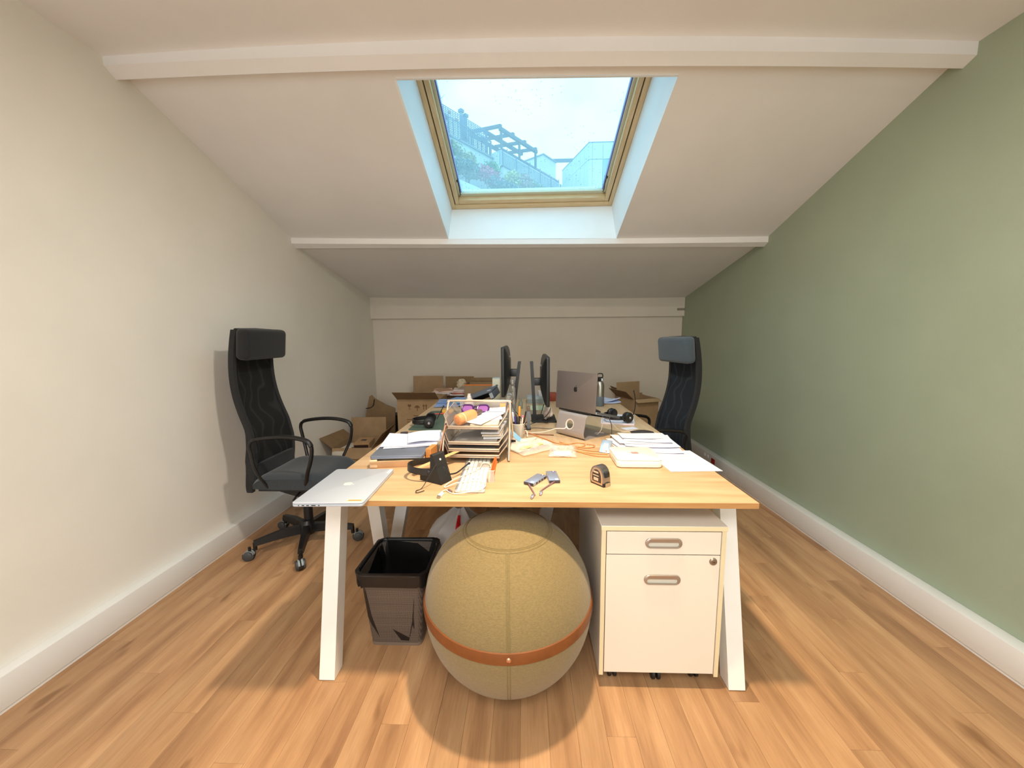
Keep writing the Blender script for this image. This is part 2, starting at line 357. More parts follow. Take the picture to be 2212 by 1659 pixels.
MB().box(s0+sw, s1-sw, sb-.040, sb, .006, .085, bev=.003).build('sash_rail', M_pine, fr); MB().box(s0+sw, s1-sw, .02, .06, .006, .085, bev=.003).build('sash_rail', M_pine, fr)
g0, g1, gb = s0+sw, s1-sw, sb-.040
for (a, b, c, d, n_) in ((g0, g0+.018, .06, gb, 'sash_bead'), (g1-.018, g1, .06, gb, 'sash_bead'), (g0, g1, gb-.034, gb, 'sash_bead')): plabel(MB().box(a, b, c, d, .040, .08, bev=.002).build(n_, M_sashw, fr), 'pale painted glazing bead')
for (a, b, c, d) in ((g0+.018, g0+.026, .06, gb-.034), (g1-.026, g1-.018, .06, gb-.034)): MB().box(a, b, c, d, .050, .08).build('gasket', M_lilac, fr)
for (cx_, s_) in ((g0+.018, 1), (g1-.018, -1)):
    MB().tube([(cx_, gb-.16, .044), (cx_+s_*.004, gb-.10, .040), (cx_-s_*.002, gb-.05, .040), (cx_+s_*.003, gb-.02, .040)], .003, 6).build('blind_cord', M_blackm, fr)
    MB().box(cx_-.006, cx_+.006, gb-.175, gb-.155, .036, .048, bev=.002).build('cord_clip', M_blackm, fr)
def pane_mat():
    m = bpy.data.materials.new('rainy_window_glass'); m.use_nodes = True; t = m.node_tree; t.nodes.clear()
    o = N(t, 'ShaderNodeOutputMaterial'); tr = N(t, 'ShaderNodeBsdfTransparent'); tr.inputs[0].default_value = (.93, .97, .98, 1)
    gl = N(t, 'ShaderNodeBsdfGlossy'); gl.inputs['Roughness'].default_value = .03; fz = N(t, 'ShaderNodeValue'); fz.outputs[0].default_value = .03
    tl = N(t, 'ShaderNodeBsdfTranslucent'); tl.inputs[0].default_value = (.86, .97, 1, 1)
    m1 = N(t, 'ShaderNodeMixShader'); m2 = N(t, 'ShaderNodeMixShader'); m3 = N(t, 'ShaderNodeMixShader')
    tc_ = N(t, 'ShaderNodeTexCoord'); v = N(t, 'ShaderNodeTexVoronoi'); v.inputs['Scale'].default_value = 42
    n_ = N(t, 'ShaderNodeTexNoise'); n_.inputs['Scale'].default_value = 3.2; n_.inputs['Detail'].default_value = 3
    t.links.new(tc_.outputs['Object'], v.inputs['Vector']); t.links.new(tc_.outputs['Object'], n_.inputs['Vector'])
    # dirt specks: near voronoi centres, only where the noise is high
    l = N(t, 'ShaderNodeMath', operation='LESS_THAN'); l.inputs[1].default_value = .16; t.links.new(v.outputs['Distance'], l.inputs[0])
    g = N(t, 'ShaderNodeMath', operation='GREATER_THAN'); g.inputs[1].default_value = .50; t.links.new(n_.outputs['Fac'], g.inputs[0])
    ws = N(t, 'ShaderNodeSeparateColor'); t.links.new(v.outputs['Color'], ws.inputs[0])
    g2 = N(t, 'ShaderNodeMath', operation='GREATER_THAN'); g2.inputs[1].default_value = .62; t.links.new(ws.outputs[0], g2.inputs[0])
    a = N(t, 'ShaderNodeMath', operation='MULTIPLY'); b = N(t, 'ShaderNodeMath', operation='MULTIPLY'); t.links.new(l.outputs[0], a.inputs[0]); t.links.new(g.outputs[0], a.inputs[1])
    t.links.new(a.outputs[0], b.inputs[0]); t.links.new(g2.outputs[0], b.inputs[1])
    sp = N(t, 'ShaderNodeMath', operation='MULTIPLY'); sp.inputs[1].default_value = .5; t.links.new(b.outputs[0], sp.inputs[0])
    df = N(t, 'ShaderNodeBsdfDiffuse'); df.inputs[0].default_value = (.18, .24, .26, 1)
    m1.inputs[0].default_value = .14; t.links.new(tr.outputs[0], m1.inputs[1]); t.links.new(tl.outputs[0], m1.inputs[2])
    t.links.new(fz.outputs[0], m2.inputs[0]); t.links.new(m1.outputs[0], m2.inputs[1]); t.links.new(gl.outputs[0], m2.inputs[2])
    t.links.new(sp.outputs[0], m3.inputs[0]); t.links.new(m2.outputs[0], m3.inputs[1]); t.links.new(df.outputs[0], m3.inputs[2])
    t.links.new(m3.outputs[0], o.inputs[0]); return m
MB().box(g0+.008, g1-.008, .05, gb-.02, .058, .064).build('pane', pane_mat(), fr)
# roof deck: real roof build-up around the window
mb = MB()
def deck(xa, xb, y0_, y1_):
    def zr(y): return slope_z(.05, min(max(y, ya), yb+.6))+FT+.02
    mb.add([(xa, y0_, zr(y0_)), (xb, y0_, zr(y0_)), (xb, y1_, zr(y1_)), (xa, y1_, zr(y1_)), (xa, y0_, zr(y0_)+.06), (xb, y0_, zr(y0_)+.06), (xb, y1_, zr(y1_)+.06), (xa, y1_, zr(y1_)+.06)],
           [(0,3,2,1),(4,5,6,7),(0,1,5,4),(1,2,6,5),(2,3,7,6),(3,0,4,7)])
deck(XL-.14, FX0+.004, ya, 3.7); deck(FX1-.004, XR+.14, ya, 3.7); deck(FX0, FX1, ya, yt-.01); deck(FX0, FX1, yl-.005, 3.7)
mb.box(XL-.14, XR+.14, YF-.14, ya+.005, 2.84, 2.9); 
mb.add([(XL-.14, 3.69, 2.19), (XR+.14, 3.69, 2.19), (XR+.14, YB+.14, 1.9), (XL-.14, YB+.14, 1.9)], [(0, 1, 2, 3)])
roof = struct('trim_5', mb, mat('roof_deck_grey', (110, 116, 124), .7))

# ================================================================== DESKS
DZ = .73                                            # desk top height
M_oak = mat('oak_laminate', (208, 178, 140), .42, rgb2=(188, 153, 114), scale=2.2, stretch=(1.2, 11, 8), bump=.03, bscale=12, rnd=.02)
M_oakY = mat('oak_laminate_lengthwise', (212, 186, 150), .42, rgb2=(194, 162, 124), scale=2.2, stretch=(11, 1.2, 8), bump=.03, bscale=12, rnd=.02)
M_edge = mat('oak_edge_band', (196, 150, 96), .5, rgb2=(176, 128, 76), scale=3, stretch=(1.5, 14, 20))
def leg_prism(mb, p0, p1, wx, wy):                  # slanted square tube from foot p0 to head p1, cut level at both ends
    vs = []
    for (x, y, z) in (p0, p1): vs += [(x-wx/2, y-wy/2, z), (x+wx/2, y-wy/2, z), (x+wx/2, y+wy/2, z), (x-wx/2, y+wy/2, z)]
    mb.add(vs, [(0,3,2,1),(4,5,6,7),(0,1,5,4),(1,2,6,5),(2,3,7,6),(3,0,4,7)])
TH = .022
d1 = thing('desk', 'light oak desk set across the front of the row, on white slanted legs', 'desk', (0, 1.264, 0), group=None)
def top(parent, x0, x1, y0, y1, m):
    t = MB().box(x0, x1, y0, y1, DZ-TH, DZ, bev=.0015, seg=1).build('tabletop', m, parent)
    e = MB(); e.box(x0+.002, x1-.002, y0-.0008, y0+.0002, DZ-TH+.0015, DZ-.0015); e.box(x0+.002, x1-.002, y1-.0002, y1+.0008, DZ-TH+.0015, DZ-.0015)
    e.box(x0-.0008, x0+.0002, y0+.002, y1-.002, DZ-TH+.0015, DZ-.0015); e.box(x1-.0002, x1+.0008, y0+.002, y1-.002, DZ-TH+.0015, DZ-.0015)
    e.build('edge_band', M_edge, t); return t
top(d1, -.8, .8, 0, .669, M_oak)
M_foot = mat('leg_foot_pad', (150, 130, 110), .7)
for sx in (-.770, .772):
    for (f, h) in ((.034, .185), (.635, .49)):
        b = MB(); leg_prism(b, (sx, f, .004), (sx, h, DZ-TH-.001), .060, .062); l = b.build('leg', M_whitem, d1)
        MB().box(sx-.027, sx+.027, f-.028, f+.028, 0, .005).build('foot_pad', M_foot, l)
    MB().box(sx-.03, sx+.03, .19, .49, DZ-TH-.042, DZ-TH-.001, bev=.002).build('cross_beam', M_whitem, d1)
for yy in (.20, .46): MB().box(-.735, .735, yy, yy+.04, DZ-TH-.038, DZ-TH-.002, bev=.002).build('frame_rail', M_whitem, d1)
def rear_desk(x0, x1, label):
    d = thing('desk', label, 'desk', ((x0+x1)/2, 1.936, 0)); hw = (x1-x0)/2
    top(d, -hw+.0006, hw-.0006, 0, 1.524, M_oakY)
    for yy in (.03, 1.46):
        for s in (-1, 1):
            b = MB(); leg_prism(b, (s*(hw-.034), yy, .004), (s*(hw-.18), yy, DZ-TH-.001), .062, .060); l = b.build('leg', M_whitem, d)
            MB().box(s*(hw-.034)-.028, s*(hw-.034)+.028, yy-.027, yy+.027, 0, .005).build('foot_pad', M_foot, l)
        MB().box(-hw+.16, hw-.16, yy-.03, yy+.03, DZ-TH-.042, DZ-TH-.001, bev=.002).build('cross_beam', M_whitem, d)
    for xx in (-.24, -.06): MB().box(xx, xx+.03, .06, 1.43, DZ-TH-.038, DZ-TH-.002, bev=.002).build('frame_rail', M_whitem, d)
rear_desk(-.8, 0, 'oak desk running back from the front desk, along the cream wall side'); rear_desk(0, .8, 'oak desk running back from the front desk, along the green wall side')

# ================================================================== OFFICE CHAIRS
M_fab = mat('black_chair_fabric', (22, 23, 26), .9, var=.25, scale=160, bump=.25, bscale=420, sheen=.15)
M_fabs = mat('charcoal_seat_fabric', (44, 51, 57), .9, var=.2, scale=160, bump=.25, bscale=420, sheen=.25)
M_fabh = mat('daylight_tinted_headrest', (66, 78, 88), .9, var=.15, scale=160, bump=.25, bscale=420, sheen=.25)  # blue of the daylight is put into the right chair's headrest colour
M_armp = mat('black_arm_plastic', (20, 19, 20), .38)
M_wheel = mat('dark_grey_wheel', (62, 64, 66), .5); M_tyre = mat('light_grey_tyre', (150, 158, 160), .55)
def mesh_fabric(name, rgb, a):
    m = bpy.data.materials.new(name); m.use_nodes = True; t = m.node_tree; b = t.nodes['Principled BSDF']
    b.inputs['Roughness'].default_value = .85
    tc_ = N(t, 'ShaderNodeTexCoord'); wv = N(t, 'ShaderNodeTexWave', wave_type='BANDS', bands_direction='Y'); wv.inputs['Scale'].default_value = 4; wv.inputs['Distortion'].default_value = 9; wv.inputs['Detail'].default_value = 1; wv.inputs['Detail Scale'].default_value = 1.2
    t.links.new(tc_.outputs['Object'], wv.inputs['Vector'])
    r = N(t, 'ShaderNodeValToRGB'); r.color_ramp.elements[0].position = .80; r.color_ramp.elements[0].color = (*lin(rgb), 1); r.color_ramp.elements[1].position = 1.; r.color_ramp.elements[1].color = (*[x*1.6+.012 for x in lin(rgb)], 1)
    t.links.new(wv.outputs['Fac'], r.inputs[0]); t.links.new(r.outputs[0], b.inputs['Base Color']); b.inputs['Alpha'].default_value = a; return m
M_mesh = mesh_fabric('black_chair_mesh', (15, 14, 14), .95); M_mesh2 = mesh_fabric('daylight_tinted_mesh', (26, 32, 41), .97)  # second mesh has the daylight's blue painted into its colour
BP = [(-.232, .392), (-.226, .43), (-.205, .55), (-.200, .64), (-.208, .70), (-.222, .774), (-.255, .87), (-.280, .967), (-.292, 1.07), (-.290, 1.18), (-.277, 1.285), (-.262, 1.362)]
BO = -.05
def make_chair(label, org, rz, dz, mesh_m, head_m, seat_m):
    c = thing('office_chair', label, 'chair', (org[0], org[1], 0), rz)
    # star base: five arms, each with a twin-wheel caster
    hub = MB(); hub.lathe([(0, .062), (.045, .062), (.05, .075), (.046, .125), (.030, .15), (0, .15)], 20)
    b = hub.build('hub', M_armp, c, (0, BO, 0))
    for k in range(5):
        a = math.radians(-139+72*k); M = RZ(a); m = MB()
        vs = []
        for (r, z0, z1, hw) in ((.03, .075, .128, .024), (.15, .082, .128, .021), (.29, .078, .108, .016)): vs += [(r, -hw, z0), (r, hw, z0), (r, hw*.72, z1), (r, -hw*.72, z1)]
        fs = [(3, 2, 1, 0), (8, 9, 10, 11)]
        for q in (0, 4): fs += [(q+i, q+(i+1) % 4, q+4+(i+1) % 4, q+4+i) for i in range(4)]
        m.add(vs, fs, False, M); m.cyl((.284, 0, .05), (.284, 0, .095), .011, M=M, n=12); m.build('base_arm', M_armp, c, (0, BO, 0))
        ca = thing('caster', None, None); ca.parent = c; ca.location = (math.cos(a)*.318, math.sin(a)*.318+BO, .029); ca.rotation_euler = (0, 0, a+(-.5, .3, .25, 1., .4)[k]*1.0)
        for s in (-1, 1):
            wh = MB(); wh.lathe([(0, -.011), (.024, -.011), (.0275, -.008), (.0275, .008), (.024, .011), (0, .011)], 22, M=T(0, s*.0145, 0) @ RX(PI/2)); wh.build('wheel', M_wheel, ca)
        ty = MB()
        for s in (-1, 1): ty.lathe([(.0195, -.0125), (.0278, -.0125), (.029, -.009), (.029, -.002), (.0195, -.002)], 22, M=T(0, s*.0195, 0) @ RX(-s*PI/2) @ T(0, 0, -.004))
        ty.build('tyre', M_tyre, ca)
        ho = MB(); ho.lathe([(.0, 0), (.032, 0), (.034, .004), (.034, .022), (.03, .026), (0, .026)], 16, M=T(0, -.013, 0) @ RX(-PI/2), a0=-.2, a1=PI+.2); ho.cyl((-.006, 0, .02), (-.006, 0, .05), .008, n=10); ho.build('fork', M_armp, ca)
    post = MB(); post.cyl((0, 0, .12), (0, 0, .27-dz), .027); post.cyl((0, 0, .24-dz), (0, 0, .36-dz), .020); post.build('gas_lift', M_black, c, (0, BO*.6, 0))
    mech = MB(); mech.prism([(-.205, .425-dz), (-.205, .405-dz), (-.11, .385-dz), (.02, .345-dz), (.09, .345-dz), (.13, .405-dz)], -.15, .15, RX(PI/2)); mech.box(-.215, -.08, -.055, .055, .37-dz, .43-dz, bev=.012)
    mech.tube([(.02, -.10, .375-dz), (.04, -.20, .372-dz), (.05, -.245, .365-dz)], .006); mech.build('tilt_mechanism', M_blackm, c)
    # seat: rounded pan with waterfall front
    st = MB(); nx, ny = 18, 14; pts = []
    def seat_pt(u, v, topf):
        x = -.215+u*.475; y = (v-.5)*2*.222; ex = abs(2*v-1); x0 = max(0, (abs(2*u-1)-.55)/.45); y0 = max(0, (ex-.6)/.4)
        sq = (1-.10*max(0, u-.7)/.3*ex**3-.06*max(0, .25-u)/.25)
        edge = 1-max(x0**3, y0**3)*.55
        z = (.498-.016*(1-ex**2)*(1-(2*u-1)**2)+.012*math.sin(PI*u)-max(0, u-.72)**2*.55) if topf else .408+.02*(1-edge)
        if topf: z -= .030*(x0**3+y0**3*.8)
        return (x, y*sq, z-dz)
    vs = [seat_pt(i/nx, j/ny, True) for j in range(ny+1) for i in range(nx+1)]; k0 = len(vs)
    vs += [seat_pt(i/nx, j/ny, False) for j in range(ny+1) for i in range(nx+1)]; W_ = nx+1; fs = []
    for j in range(ny):
        for i in range(nx): a = j*W_+i; fs += [(a, a+1, a+W_+1, a+W_), (k0+a, k0+a+W_, k0+a+W_+1, k0+a+1)]
    for i in range(nx): fs += [(i, k0+i, k0+i+1, i+1), (ny*W_+i, ny*W_+i+1, k0+ny*W_+i+1, k0+ny*W_+i)]
    for j in range(ny): fs += [(j*W_, j*W_+W_, k0+j*W_+W_, k0+j*W_), (j*W_+nx, k0+j*W_+nx, k0+j*W_+W_+nx, j*W_+W_+nx)]
    st.add(vs, fs, True); so = st.build('seat', seat_m, c)
    sub = so.modifiers.new('bev', 'BEVEL'); sub.width = .02; sub.segments = 3; sub.limit_method = 'ANGLE'; sub.angle_limit = math.radians(50)
    pan = MB(); pan.box(-.19, .20, -.20, .20, .400-dz, .415-dz, bev=.005); pan.build('seat_pan', M_blackm, c)
    # back: two side frames, stretched mesh panel, lower cross bar, headrest
    prof = [Vector((x, 0, z-dz)) for x, z in spline2(BP)]
    zmin, zmax = prof[0].z, prof[-1].z
    def hw(z): t = (z-zmin)/(zmax-zmin); return .203-.034*t
    for s in (-1, 1):
        m = MB(); n = len(prof); vs = []
        for i, p in enumerate(prof):
            d = (prof[min(n-1, i+1)]-prof[max(0, i-1)]).normalized(); nrm = Vector((-d.z, 0, d.x)); t = i/(n-1)
            wd = .026+.03*max(0, 1-abs(t-.22)/.22) if t < .6 else .026
            y = s*hw(p.z); q0 = p-nrm*(-.004); 
            vs += [tuple(p+Vector((.006, y-s*.026, 0))), tuple(p+Vector((.006, y, 0))), tuple(p+Vector((-wd, y-s*.002, 0))), tuple(p+Vector((-wd, y-s*.020, 0)))]
        fs = [(3, 2, 1, 0), (4*n-4, 4*n-3, 4*n-2, 4*n-1)]
        for i in range(n-1):
            for j in range(4): fs.append((4*i+j, 4*i+(j+1) % 4, 4*i+4+(j+1) % 4, 4*i+4+j))
        if s < 0: fs = [f[::-1] for f in fs]
        m.add(vs, fs, True); m.build('back_frame', M_fab, c)
    def back_fn(u, v):
        i = v*(len(prof)-1); a = int(min(i, len(prof)-2)); p = prof[a].lerp(prof[a+1], i-a); y = (u-.5)*2*(hw(p.z)-.015); return (p.x-.016*(1-(2*u-1)**2), y, p.z)
    pn = MB(); pn.add([], []); nx_, ny_ = 10, 40
    vs = [back_fn(i/nx_, .12+.88*j/ny_) for j in range(ny_+1) for i in range(nx_+1)]; k0 = len(vs); vs += [(x-.004, y, z) for x, y, z in vs]; W_ = nx_+1; fs = []
    for j in range(ny_):
        for i in range(nx_): a = j*W_+i; fs += [(a, a+1, a+W_+1, a+W_), (k0+a, k0+a+W_, k0+a+W_+1, k0+a+1)]
    pn.add(vs, fs, True); pn.build('mesh_panel', mesh_m, c)
    lum = MB(); lum.box(-.225, -.19, -.18, .18, .44-dz, .56-dz, bev=.012); lum.build('lower_back_pad', M_fab, c)
    tb = MB(); tb.tube([(-.264, -.160, 1.358-dz), (-.264, 0, 1.362-dz), (-.264, .160, 1.358-dz)], .012, 10); tb.build('top_rail', M_fab, c)
    hd = MB(); hd.box(-.042, .040, -.183, .183, -.092, .092, bev=.028, seg=4, M=T(-.222, 0, 1.275-dz) @ RY(math.radians(6))); ho = hd.build('headrest', head_m, c)
    # armrests
    for s in (-1, 1):
        y = s*.250; yl_ = s*.21
        path = [(-.115, yl_, .425), (-.140, s*.235, .49), (-.160, y, .56), (-.174, y, .64), (-.180, y, .69), (-.163, y, .722), (-.10, y, .738), (0, y, .746), (.08, y, .742), (.145, y, .728), (.182, y, .70), (.184, y, .65), (.170, y, .59), (.145, s*.24, .53), (.11, yl_, .44)]
        sp = spline([(a, b_, z_-dz) for a, b_, z_ in path], 5)
        m = MB(); m.tube(sp, .011, 10, flat=.8); ar = m.build('armrest', M_armp, c)
        pd = MB(); pd.tube(spline([(-.16, y, .729-dz), (-.09, y, .742-dz), (0, y, .749-dz), (.09, y, .744-dz), (.163, y, .724-dz), (.186, y, .690-dz)], 5), [.011]+[.016]*23+[.017, .012], 12, flat=.75); pd.build('arm_pad', M_armp, ar)
    return c
def spline2(p): return [(v.x, v.z) for v in spline([(x, 0, z) for x, z in p], 3)]
make_chair('black high-backed office chair pulled out beside the cream wall', (-1.415, 2.300), 0, 0, M_mesh, M_fab, M_fabs)
make_chair('black high-backed office chair with blue daylight put into its colour, pushed under the desk by the green wall', (.865, 2.74), math.radians(191), .073, M_mesh2, M_fabh, M_fabs)

# ================================================================== SITTING BALL
M_felt = mat('olive_beige_woven_cover', (132, 114, 74), .95, var=.16, scale=120, stretch=(1, 1, 3), bump=.5, bscale=260, sheen=.2)
M_leather = mat('tan_leather_strap', (124, 70, 30), .5, var=.12, scale=30, bump=.1, bscale=200)
M_seam = mat('olive_seam_thread', (128, 112, 72), .9)
BR = .316
ballt = thing('sitting_ball', 'olive beige fabric covered sitting ball with a tan leather belt under the front desk', 'ball', (-.073, 1.348, 0))
MB().ball((0, 0, BR), BR, 72, 48).build('cover', M_felt, ballt)
z0, z1 = .312-BR, .349-BR
pr = [(math.sqrt(BR*BR-z0*z0)-.002, z0-.001), (math.sqrt(BR*BR-z0*z0)+.004, z0), (math.sqrt(BR*BR-((z0+z1)/2)**2)+.006, (z0+z1)/2), (math.sqrt(BR*BR-z1*z1)+.004, z1), (math.sqrt(BR*BR-z1*z1)-.002, z1+.001)]
belt = MB().lathe(pr, 80, (0, 0, BR)).build('belt', M_leather, ballt)
MB().tube([(math.cos(2*PI*i/80)*(math.sqrt(BR*BR-z1*z1)+.0035), math.sin(2*PI*i/80)*(math.sqrt(BR*BR-z1*z1)+.0035), BR+z1-.004) for i in range(80)], .0012, 5, closed=True).build('stitching', mat('dark_tan_stitching', (110, 58, 22), .7), belt)
MB().lathe([(0, .004), (.006, .0035), (.0085, .001), (.0085, -.004)], 18, M=T(.016, -math.sqrt(BR*BR-.03**2)-.004, BR+.014) @ RX(PI/2)).build('stud', mat('copper_stud', (214, 164, 132), .25, .9), belt)
def seam_arc(a, off, e0, e1, n=40, r=.0011):
    out = []
    for i in range(n+1):
        e = e0+(e1-e0)*i/n; v = Vector((math.cos(e)*math.cos(a), math.cos(e)*math.sin(a), math.sin(e))); t = Vector((-math.sin(a), math.cos(a), 0)); v = (v+t*off).normalized()*(BR+.0003)
        out.append((v.x, v.y, v.z+BR))
    return out
TCAP = math.radians(58)
for q in range(4):
    a = -PI/2+.05+q*PI/2
    for o in (-.016, 0, .016): MB().tube(seam_arc(a, o, math.radians(7), TCAP), .0011, 5).build('seam', M_seam, ballt)
    for o in (-.014, .014): MB().tube(seam_arc(a, o, -math.radians(85), math.radians(1)), .0011, 5).build('seam', M_seam, ballt)
for e in (TCAP, TCAP+.03, TCAP+.045):
    MB().tube([(BR*math.cos(e)*math.cos(2*PI*i/64)*1.001, BR*math.cos(e)*math.sin(2*PI*i/64)*1.001, BR+BR*math.sin(e)*1.001) for i in range(64)], .0011, 5, closed=True).build('seam', M_seam, ballt)

# ================================================================== WASTE BIN
def bin_mesh_mat():
    m = bpy.data.materials.new('black_wire_mesh'); m.use_nodes = True; t = m.node_tree; b = t.nodes['Principled BSDF']
    b.inputs['Base Color'].default_value = (*lin((62, 54, 48)), 1); b.inputs['Roughness'].default_value = .5; b.inputs['Metallic'].default_value = .2
    tc_ = N(t, 'ShaderNodeTexCoord'); mp_ = N(t, 'ShaderNodeMapping'); mp_.inputs['Rotation'].default_value = (0, PI/4, 0)
    t.links.new(tc_.outputs['Object'], mp_.inputs['Vector']); ck = N(t, 'ShaderNodeTexChecker'); ck.inputs['Scale'].default_value = 330
    ck.inputs['Color1'].default_value = (*lin((122, 110, 100)), 1); ck.inputs['Color2'].default_value = (*lin((60, 53, 49)), 1)
    t.links.new(mp_.outputs[0], ck.inputs['Vector']); t.links.new(ck.outputs[0], b.inputs['Base Color']); return m
bn = thing('waste_bin', 'square black wire mesh waste bin with a black liner left of the ball', 'bin', (-.560, 1.545, 0))
def rring(w_, h_, r, z, n=5, cx=0, cy=0): return [(x, y, z) for x, y in rrect(w_, h_, r, n, cx, cy)]
def loft(mb, rings, caps=(False, False), smooth=True, inv=False):
    n = len(rings[0]); vs = [p for r in rings for p in r]; fs = []
    for i in range(len(rings)-1):
        for k in range(n): fs.append((i*n+k, i*n+(k+1) % n, (i+1)*n+(k+1) % n, (i+1)*n+k))
    if caps[0]: fs.append(tuple(range(n-1, -1, -1)))
    if caps[1]: fs.append(tuple(range((len(rings)-1)*n, len(rings)*n)))
    if inv: fs = [f[::-1] for f in fs]
    mb.add(vs, fs, smooth); return mb
ZR = .338
loft(MB(), [rring(.218, .208, .022, .010), rring(.276, .266, .034, ZR)]).build('mesh_body', bin_mesh_mat(), bn)
loft(MB(), [rring(.218, .208, .022, 0), rring(.222, .212, .024, .016), rring(.206, .196, .02, .016), rring(.206, .196, .02, .006)], (True, True), False).build('base', mat('taupe_bin_base', (120, 104, 92), .5), bn)
MB().tube([(x, y, ZR+.006) for x, y in rrect(.292, .280, .04, 6)], .0075, 8, closed=True).build('rim', M_black, bn)
M_liner = mat('black_bin_liner', (18, 17, 18), .38, var=.3, scale=20, bump=.6, bscale=26)
rgs = []
for (w_, h_, z, amp) in ((.268, .258, ZR-.052, .003), (.298, .286, ZR-.046, .004), (.304, .292, ZR-.01, .004), (.306, .292, ZR+.012, .002), (.284, .272, ZR+.014, .002), (.262, .250, ZR-.06, .008), (.235, .222, .14, .014), (.205, .195, .03, .01), (.10, .10, .022, .01)):
    rgs.append([(x+random.uniform(-amp, amp), y+random.uniform(-amp, amp), z+random.uniform(-amp, amp)) for x, y in rrect(w_, h_, .04, 7)])
loft(MB(), rgs, (False, True)).build('liner', M_liner, bn)

# ================================================================== DRAWER CABINET
M_cabf = mat('white_lacquer_front', (232, 224, 210), .35); M_cabs = mat('cream_edge_strip', (226, 212, 176), .5); M_cab = mat('white_melamine_carcass', (226, 222, 214), .5)
M_gap = mat('dark_gap', (96, 66, 40), .8)
cb = thing('drawer_cabinet', 'white drawer cabinet on casters under the front desk beside the white leg', 'cabinet', (.4835, 1.272, 0), rz=math.radians(.2))
CW, CD, CB0, CB1 = .436, .53, .056, .640
hx = CW/2
MB().box(-hx, -hx+.016, 0, CD, CB0-.006, CB1-.018, bev=.001, seg=1).build('side_panel', M_cab, cb); MB().box(hx-.016, hx, 0, CD, CB0, CB1-.018, bev=.001, seg=1).build('side_panel', M_cab, cb)
for s in (-1, 1): MB().box(*( (-hx+.0005, -hx+.0155) if s < 0 else (hx-.0155, hx-.0005)), -.0012, .0008, CB0-.004, CB1-.019).build('edge_strip', M_cabs, cb)
MB().box(-hx-.002, hx+.002, -.004, CD, CB1-.018, CB1, bev=.0012, seg=1).build('top_panel', M_cab, cb); MB().box(-hx-.0015, hx+.0015, -.0052, -.0036, CB1-.0168, CB1-.0012).build('edge_strip', M_cabs, cb)
MB().box(-hx+.016, hx-.016, .02, CD, CB0+.002, CB0+.016).build('bottom_panel', M_cab, cb); MB().box(-hx+.016, hx-.016, CD-.01, CD-.002, CB0+.016, CB1-.018).build('back_panel', M_cab, cb)
MB().box(-hx+.0165, hx-.0165, .004, .006, CB0+.016, CB1-.019).build('shadow_gap', M_gap, cb)
def handle(parent, z):
    ol = rrect(.130, .0365, .0180, 8); il = rrect(.108, .0175, .0086, 8, 0, -.0045); n = len(ol); Mh = T(0, 0, z) @ RX(PI/2)
    m = MB(); rg = []
    for (sc_, zz) in ((1., 0), (.985, .005), (.94, .0065)): rg.append([(x*sc_, y*sc_, zz) for x, y in ol])
    rg += [[(x*1.02, y*1.03, .006) for x, y in il], [(x, y, .001) for x, y in il]]
    vs = [p for r in rg for p in r]; fs = []
    for i in range(len(rg)-1):
        for k in range(n): fs.append((i*n+k, i*n+(k+1) % n, (i+1)*n+(k+1) % n, (i+1)*n+k))
    m.add(vs, fs, True, Mh); h = m.build('handle', mat('satin_nickel', (176, 164, 154), .34, .75), parent)
    MB().prism(il, -.004, .0015, Mh).build('label_window', mat('pale_grey_insert', (206, 204, 192), .5), h)
dw1 = MB().box(-hx+.0185, hx-.0185, -.001, .003, .533, .618, bev=.0008, seg=1).build('drawer', M_cabf, cb); handle(dw1, .576)
dw2 = MB().box(-hx+.0185, hx-.0185, -.001, .003, CB0+.008, .530, bev=.0008, seg=1).build('drawer', M_cabf, cb); handle(dw2, .437)
lk = MB().lathe([(0, .005), (.0095, .005), (.0105, .004), (.0125, .0035), (.014, 0)], 24, M=T(hx-.042, -.001, .508) @ RX(PI/2)).build('lock', mat('grey_lock_metal', (160, 146, 136), .35, .9), cb)
text('lock_number', '141', .008, mat('engraved_black', (40, 32, 30), .7), cb, (hx-.042, -.0066, .507), (PI/2, 0, 0))
for (cx_, cy_) in ((-hx+.06, .055), (0.005, .045), (hx-.065, .06), (-hx+.06, CD-.06), (hx-.065, CD-.06)):
    cc = MB(); 
    for s in (-1, 1): cc.lathe([(0, -.006), (.020, -.006), (.022, -.004), (.022, .004), (.020, .006), (0, .006)], 16, M=T(cx_+s*.010, cy_, .022) @ RY(PI/2))
    cc.cyl((cx_, cy_, .02), (cx_, cy_, CB0+.003), .005, n=10); cc.box(cx_-.018, cx_+.018, cy_-.018, cy_+.018, CB0-.002, CB0+.002); cc.build('caster', M_black, cb)

# ================================================================== PLASTIC CARRIER BAG behind the ball
M_bagp = mat('white_bag_plastic', (206, 206, 208), .35, var=.06, scale=10, bump=.7, bscale=22); M_red = mat('red_print', (214, 28, 34), .5)
bg_ = thing('carrier_bag', 'crumpled white plastic carrier bag with red bands behind the ball', 'bag', (-.345, 1.86, 0))
rg = []
def bagpt(t, a):
    r0 = (.115+.04*math.sin(PI*t))*(1-.75*max(0, t-.72)/.28); n_ = .018*noise.noise(Vector((math.cos(a)*2.1, math.sin(a)*2.1, t*5)))+.010*noise.noise(Vector((math.cos(a)*6, math.sin(a)*6, t*11)))
    return ((r0+n_)*math.cos(a)*1.12, (r0+n_)*math.sin(a)*.85, .430*t**.85+.02*noise.noise(Vector((math.cos(a)*2, math.sin(a)*2, 4))) * t)
for i in range(15): rg.append([bagpt(i/14, 2*PI*k/40) for k in range(40)])
for p in range(40): rg[0][p] = (rg[0][p][0], rg[0][p][1], 0)
loft(MB(), rg, (True, True)).build('bag_body', M_bagp, bg_)
